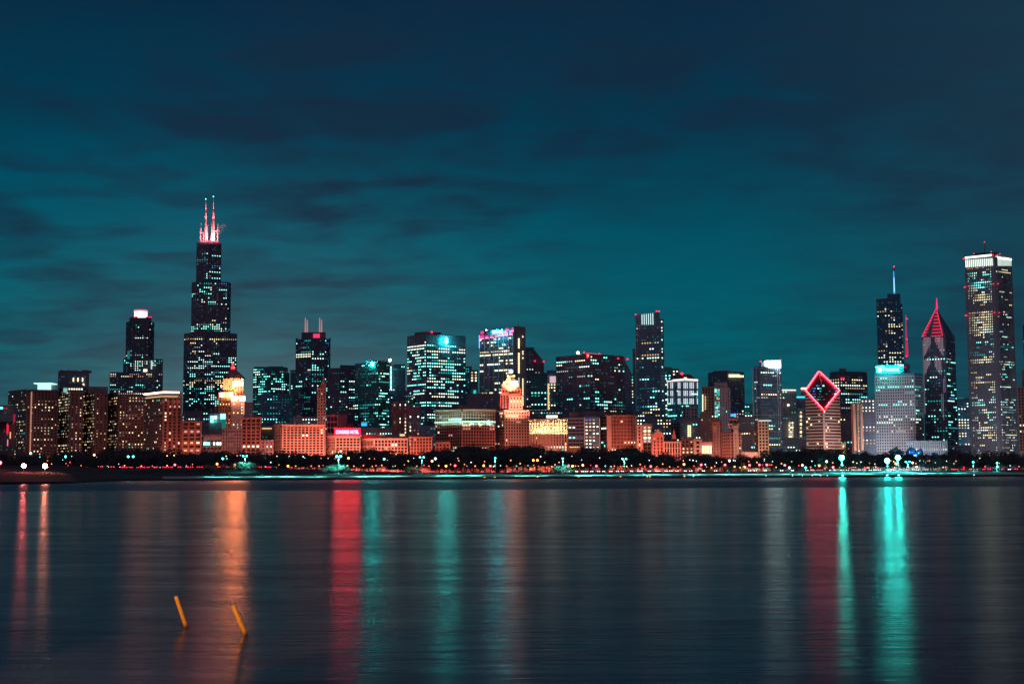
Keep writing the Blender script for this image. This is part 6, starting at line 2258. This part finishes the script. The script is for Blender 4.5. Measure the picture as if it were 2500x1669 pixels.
# added path lamps and spots, to brighten the shore strip between the masts
for i, x_ in enumerate((520, 560, 640, 700, 770, 890, 950, 1090, 1150, 1270, 1320, 1430, 1480, 1570, 1620, 1700, 1780, 1850, 1930, 1990, 2110, 2250, 2290, 2340)):
    D_ = 796
    p = at(x_, 1160, D_)
    z0 = gz(p.x, D_)
    o = empty('added_path_lamp', (p.x, D_, z0), 'added knee high lamp on the snowy shore path, below ' + below(x_), 'lamp', 'added low path lamps along the shore')
    mb = MB()
    mb.tube((0, 0, -.2), (0, 0, 1.15), .09, .09, POLE, 8)
    a = mb.build('post')
    a.parent = o
    mb = MB()
    mb.tube((0, 0, 1.15), (0, 0, 1.35), .11, .11, LM['T'], 8)
    a = mb.build('lens')
    a.parent = o
    mb = MB()
    mb.tube((0, 0, 1.35), (0, 0, 1.42), .17, .14, POLE, 8)
    a = mb.build('cap')
    a.parent = o
    spot((p.x, D_ + 3, z0 + 4.5), (p.x, D_ + 4, z0), (.10, 1, .78), 24000 * rl.uniform(.3, 1.3), R(150), .4, 'added_shore_fill')  # added spot, hung above the lens to brighten the shore
# marker lights low on the sea wall
for i, x_ in enumerate((1183, 1208, 1312, 1413, 1515, 1580, 1587, 1671, 1693, 1870, 1935, 1959, 1983, 2003, 2020, 2057, 2166, 2194, 2378)):
    t_ = at(x_, 1165, 758).x / 758
    Dw = shore(t_) - 1.6
    o = empty('marker_light', (t_ * Dw, Dw, .5), 'small marker light low on the sea wall, below ' + below(x_), 'lamp', 'marker lights on the sea wall')
    mb = MB()
    mb.box(-.2, .2, -.2, .2, 0, .3, POLE)
    a = mb.build('housing')
    a.parent = o
    mb = MB()
    mb.ball((0, -.1, .5), .35 if x_ not in (2057, 2166, 2194) else .6, LM['W'] if x_ > 1860 else LM['Y'], 8, 6, .6)
    a = mb.build('lens')
    a.parent = o

# ------------------------------------------------------------------ cars on the lakeside road
PAINT = [pmat('car paint ' + n, c, .35, var=0, spec=.6) for n, c in (('dark', (.03, .03, .04)), ('silver', (.35, .35, .37)), ('white', (.6, .6, .6)), ('maroon', (.2, .02, .03)))]
TYRE = pmat('tyre rubber', (.02, .02, .02), .9, var=0)
TAIL = emat('tail lamp', (1, .02, .08), 9)
HEAD = emat('head lamp', (.85, .97, 1), 9)


def car_proto(paint):
    prof_ = [(-2.2, .35), (-2.25, .85), (-1.9, 1.0), (-1.35, 1.42), (.35, 1.45), (1.05, 1.0), (2.1, .85), (2.25, .4)]
    hw = .88
    mb = MB()
    n = len(prof_)
    vs = [(x, -hw, z) for x, z in prof_] + [(x, hw, z) for x, z in prof_]
    fs = [tuple(range(n)), tuple(range(2 * n - 1, n - 1, -1))] + [(i, n + i, n + (i + 1) % n, (i + 1) % n) for i in range(n)]
    mb.add(vs, fs, paint)
    parts = [('body', mb)]
    mb = MB()
    g_ = [(-1.6, 1.05), (-1.28, 1.36), (.30, 1.38), (.85, 1.05)]
    for s_ in (-1, 1):
        mb.add([(x, s_ * (hw + .01), z) for x, z in g_], [(0, 1, 2, 3)], WALL['glass'])
    parts.append(('windows', mb))
    for x in (-1.4, 1.4):
        for s_ in (-1, 1):
            mb = MB()
            mb.tube((x, s_ * .7, .33), (x, s_ * .92, .33), .33, .33, TYRE, 12)
            parts.append(('wheel', mb))
    for s_ in (-1, 1):
        mb = MB()
        mb.box(-2.32, -2.1, s_ * .66 - .22, s_ * .66 + .24, .70, .92, TAIL)
        parts.append(('tail_light', mb))
        mb = MB()
        mb.box(2.1, 2.32, s_ * .64 - .2, s_ * .64 + .26, .58, .78, HEAD)
        parts.append(('headlight', mb))
    out = []
    for nm, m_ in parts:
        q = m_.build(nm)
        out.append((nm, q.data))
        bpy.data.objects.remove(q)
    return out


CARP = [car_proto(p_) for p_ in PAINT]


def car(x, D, ang, label, group):
    p = at(x, 1150, D)
    o = empty('car', (p.x, D, gz(p.x, D) + .03), label, 'car', group)
    o.rotation_euler = (0, 0, ang)
    bd = None
    for nm, me in random.choice(CARP):
        c_ = bpy.data.objects.new(nm, me)
        COL.objects.link(c_)
        c_.parent = bd if nm == 'windows' else o
        bd = bd or c_
    return o


x = 255.0
rc = random.Random(9)
while x < 2500:
    red = (x < 1380) or (1980 < x < 2150 and rc.random() < .6) or x > 2150 and rc.random() < .75
    D_ = shore(x / 2500 * .72 - .36) + (140 + rc.random() * 2 if red else 156 + rc.random() * 2)
    if red:
        car(x, D_, R(90 + rc.uniform(-42, 42)) if rc.random() < .6 else R(180 - 25 + rc.uniform(-10, 30)) - R(90) , 'car with red tail lamps, below ' + below(x), 'cars showing red tail lamps')
    else:
        car(x, D_, R(-90 + rc.uniform(-45, 45)), 'car with white headlamps, below ' + below(x), 'cars showing white headlamps')
    if x < 660:
        x += rc.uniform(11, 17)
    elif x < 1000:
        x += rc.uniform(14, 46)
    elif x < 1380:
        x += rc.uniform(13, 34)
    elif x < 1640:
        x += rc.uniform(11, 17)
    elif x < 1960:
        x += rc.uniform(14, 40)
    elif x < 2230:
        x += rc.uniform(11, 14)
    else:
        x += rc.uniform(13, 26)

# ------------------------------------------------------------------ pavilion on the shore, bandshell behind the trees
p = at(2057, 1160, 852)
z0 = gz(p.x, 852)
o = empty('pavilion', (p.x, 852, z0), 'open lakeside pavilion with a peaked roof under the huge green floodlight', 'pavilion')
org = Vector((p.x, 852, z0))
mb = MB()
PR = pmat('green pavilion roof', (.12, .25, .22), .7, var=.2)
mb.hexa([(-3.3, -3, 2.3), (3.3, -3, 2.3), (3.3, 3, 2.3), (-3.3, 3, 2.3), (-.3, -.3, 3.9), (.3, -.3, 3.9), (.3, .3, 3.9), (-.3, .3, 3.9)], PR)
mb.hexa([(-3.5, -3.2, 2.1), (3.5, -3.2, 2.1), (3.5, 3.2, 2.1), (-3.5, 3.2, 2.1), (-3.4, -3.1, 2.3), (3.4, -3.1, 2.3), (3.4, 3.1, 2.3), (-3.4, 3.1, 2.3)], PR)
a = mb.build('roof')
a.parent = o
for x_ in (-2.9, -1, 1, 2.9):
    for y_ in (-2.6, 2.6):
        mb = MB()
        mb.tube((x_, y_, -.2), (x_, y_, 2.15), .12, .12, POLE, 6)
        a = mb.build('post')
        a.parent = o
mb = MB()
mb.box(-2.4, 2.4, -.3, .3, .35, .45, POLE)
mb.box(-2.2, -2.0, -.25, .25, -.1, .35, POLE)
mb.box(2.0, 2.2, -.25, .25, -.1, .35, POLE)
a = mb.build('bench')
a.parent = o

ST = pmat('brushed steel sheet', (.35, .37, .42), .35, metal=.7, var=.2)


def petal(pts, th, D0, D1, root, org, mat, name='petal'):
    """curved steel sheet: outline of pixel points swept back with a bulge"""
    mb = MB()
    n = len(pts)
    cx = sum(q[0] for q in pts) / n
    cy = sum(q[1] for q in pts) / n
    rings = []
    for f, Dd in ((1.0, D0), (.72, D0 - th * 1.6), (.35, D0 - th * 2.4)):
        rings.append([at(cx + (x - cx) * f, cy + (y - cy) * f, Dd) for x, y in pts])
    back = [at(x, y, D1) for x, y in pts]
    vs = [v for r_ in [back] + rings for v in r_]
    vs.append(at(cx, cy, D0 - th * 2.6))
    fs = [tuple(range(n))]
    for k in range(3):
        for i in range(n):
            j = (i + 1) % n
            fs.append((k * n + i, k * n + j, (k + 1) * n + j, (k + 1) * n + i))
    L = len(vs) - 1
    for i in range(n):
        fs.append((3 * n + i, 3 * n + (i + 1) % n, L))
    mb.add(vs, fs, mat)
    return mb.build(name, root, org)


p = at(2232, 1110, 1350)
org = Vector((p.x, 1350, 2.9))
o = empty('bandshell', org, 'steel bandshell of curling sheets glowing blue above the trees', 'bandshell')
petal([(2211, 1101), (2216, 1094), (2224, 1091), (2234, 1094), (2238, 1102), (2236, 1111), (2222, 1113), (2212, 1110)], 2, 1346, 1352, o, org, ST)
petal([(2236, 1101), (2248, 1093), (2254, 1101), (2252, 1110), (2243, 1113), (2236, 1110)], 2, 1344, 1350, o, org, ST)
petal([(2226, 1107), (2240, 1106), (2246, 1112), (2236, 1116), (2226, 1114)], 1.5, 1340, 1343, o, org, ST)
petal([(2272, 1106), (2281, 1104), (2290, 1107), (2293, 1115), (2285, 1120), (2277, 1116)], 1.5, 1344, 1350, o, org, ST)
petal([(2168, 1102), (2178, 1095), (2186, 1091), (2192, 1088), (2191, 1094), (2200, 1099), (2210, 1103), (2200, 1108), (2175, 1108)], 1.5, 1344, 1350, o, org, ST)
mb = MB()
for x_ in (2174, 2222, 2240, 2283, 2200):
    q = at(x_, 1110, 1350)
    mb.tube((q.x, 1351, 2.5), (q.x, 1351, q.z + 1), .5, .4, WALL['darksteel'], 6)
mb.build('trusses', o, org)
for (x_, y_, s_) in ((2234, 1111, 1.3), (2288, 1112, .7)):
    q = at(x_, y_, 1336)
    mb = MB()
    mb.ball(q, s_, emat('blue stage lamp', (.25, .55, 1), 7), 10, 6, .5)
    mb.build('stage_lamp', o, org, smooth=True)
for (x_, y_, pw) in ((2246, 1106, 5200), (2236, 1112, 2600), (2284, 1113, 2500), (2222, 1104, 1500)):
    q = at(x_, y_, 1326)
    spot(q, at(x_, y_ - 1, 1346), (.02, .28, 1), pw * 6, R(70), .5, 'stage_light')
q = at(2190, 1097, 1325)
spot(q, at(2186, 1100, 1346), (.0, .55, .45), 5000, R(80), .5, 'stage_light')

# ------------------------------------------------------------------ the two yellow pipes standing in the near water
YP = pmat('yellow pipe plastic', (0.80, 0.32, 0.035), 0.45, var=0.22, scale=9.0)


def weather_pipe(m):
    t = m.node_tree
    b = t.nodes['Principled BSDF']
    src = b.inputs['Base Color'].links[0].from_socket
    tc = N(t, 'ShaderNodeTexCoord')
    sep = N(t, 'ShaderNodeSeparateXYZ')
    t.links.new(tc.outputs['Object'], sep.inputs[0])
    n = N(t, 'ShaderNodeTexNoise')
    n.inputs['Scale'].default_value = 22
    n.inputs['Detail'].default_value = 5
    t.links.new(tc.outputs['Object'], n.inputs['Vector'])
    h = math_node(t, 'ADD', sep.outputs[2], math_node(t, 'MULTIPLY', n.outputs[0], 0.16))
    mr = N(t, 'ShaderNodeMapRange')
    mr.inputs[1].default_value = 1.50
    mr.inputs[2].default_value = 1.60
    t.links.new(h, mr.inputs[0])
    c = mixc(t, mr.outputs[0], (0.10, 0.055, 0.03), src)          # slime line just above the water
    sp = N(t, 'ShaderNodeMapRange')
    sp.inputs[1].default_value = 0.66
    sp.inputs[2].default_value = 0.70
    t.links.new(n.outputs[0], sp.inputs[0])
    c = mixc(t, sp.outputs[0], c, (0.25, 0.09, 0.02))
    t.links.new(c, b.inputs['Base Color'])


weather_pipe(YP)


def pipe(xt, yt, xb, yb, label, rr):
    base = on_z(xb, yb, 0.0)
    D_ = base.y
    top = at(xt, yt, D_ - 0.12)
    d = (top - base).normalized()
    foot = base - d * 1.4
    L = (top - foot).length
    mb = MB()
    n = 20
    zs = [(0, rr), (L - rr * .55, rr), (L - rr * .30, rr * .93), (L - rr * .08, rr * .72), (L, rr * .35)]
    vs = []
    for z_, r_ in zs:
        for k in range(n):
            a_ = 2 * math.pi * k / n
            vs.append((r_ * math.cos(a_), r_ * math.sin(a_), z_))
    fs = []
    for j in range(len(zs) - 1):
        for k in range(n):
            fs.append((j * n + k, j * n + (k + 1) % n, (j + 1) * n + (k + 1) % n, (j + 1) * n + k))
    fs.append(tuple(range((len(zs) - 1) * n, len(zs) * n)))
    fs.append(tuple(range(n - 1, -1, -1)))
    mb.add(vs, fs, YP)
    o = mb.build('yellow_pipe', smooth=True)
    o.location = foot
    o.rotation_euler = d.to_track_quat('Z', 'Y').to_euler()
    return tag(o, label, 'pipe', 'yellow pipes leaning in the near water')


pipe(429, 1454, 455, 1530, 'leaning yellow pipe in dark water, the left and farther one', .054)
pipe(569, 1476, 600, 1549, 'leaning yellow pipe standing in the orange reflection', .056)
# the lamp on the viewer's own shore that lights them
q = Vector((-13, 2, 2.6))
spot(q, on_z(520, 1530, .4), (1.0, .60, .28), 40000, R(12), .3, 'shore_light').data.spot_blend = .35


# ------------------------------------------------------------------ look-alikes that would share a label are told apart by their order
def settle_labels():
    by = {}
    for o in COL.objects:
        if o.parent is None and 'label' in o:
            by.setdefault(o['label'], []).append(o)
    names = ['first', 'second', 'third', 'fourth', 'fifth', 'sixth', 'seventh', 'eighth', 'ninth', 'tenth', 'eleventh', 'twelfth']
    for lab, os_ in by.items():
        if len(os_) < 2 or len(os_) > len(names):
            continue
        os_.sort(key=lambda o: o.location.x / o.location.y)
        for i, o in enumerate(os_):
            o['label'] = lab + ', ' + ('leftmost' if i == 0 else 'rightmost' if i == len(os_) - 1 else names[i] + ' from left')


settle_labels()
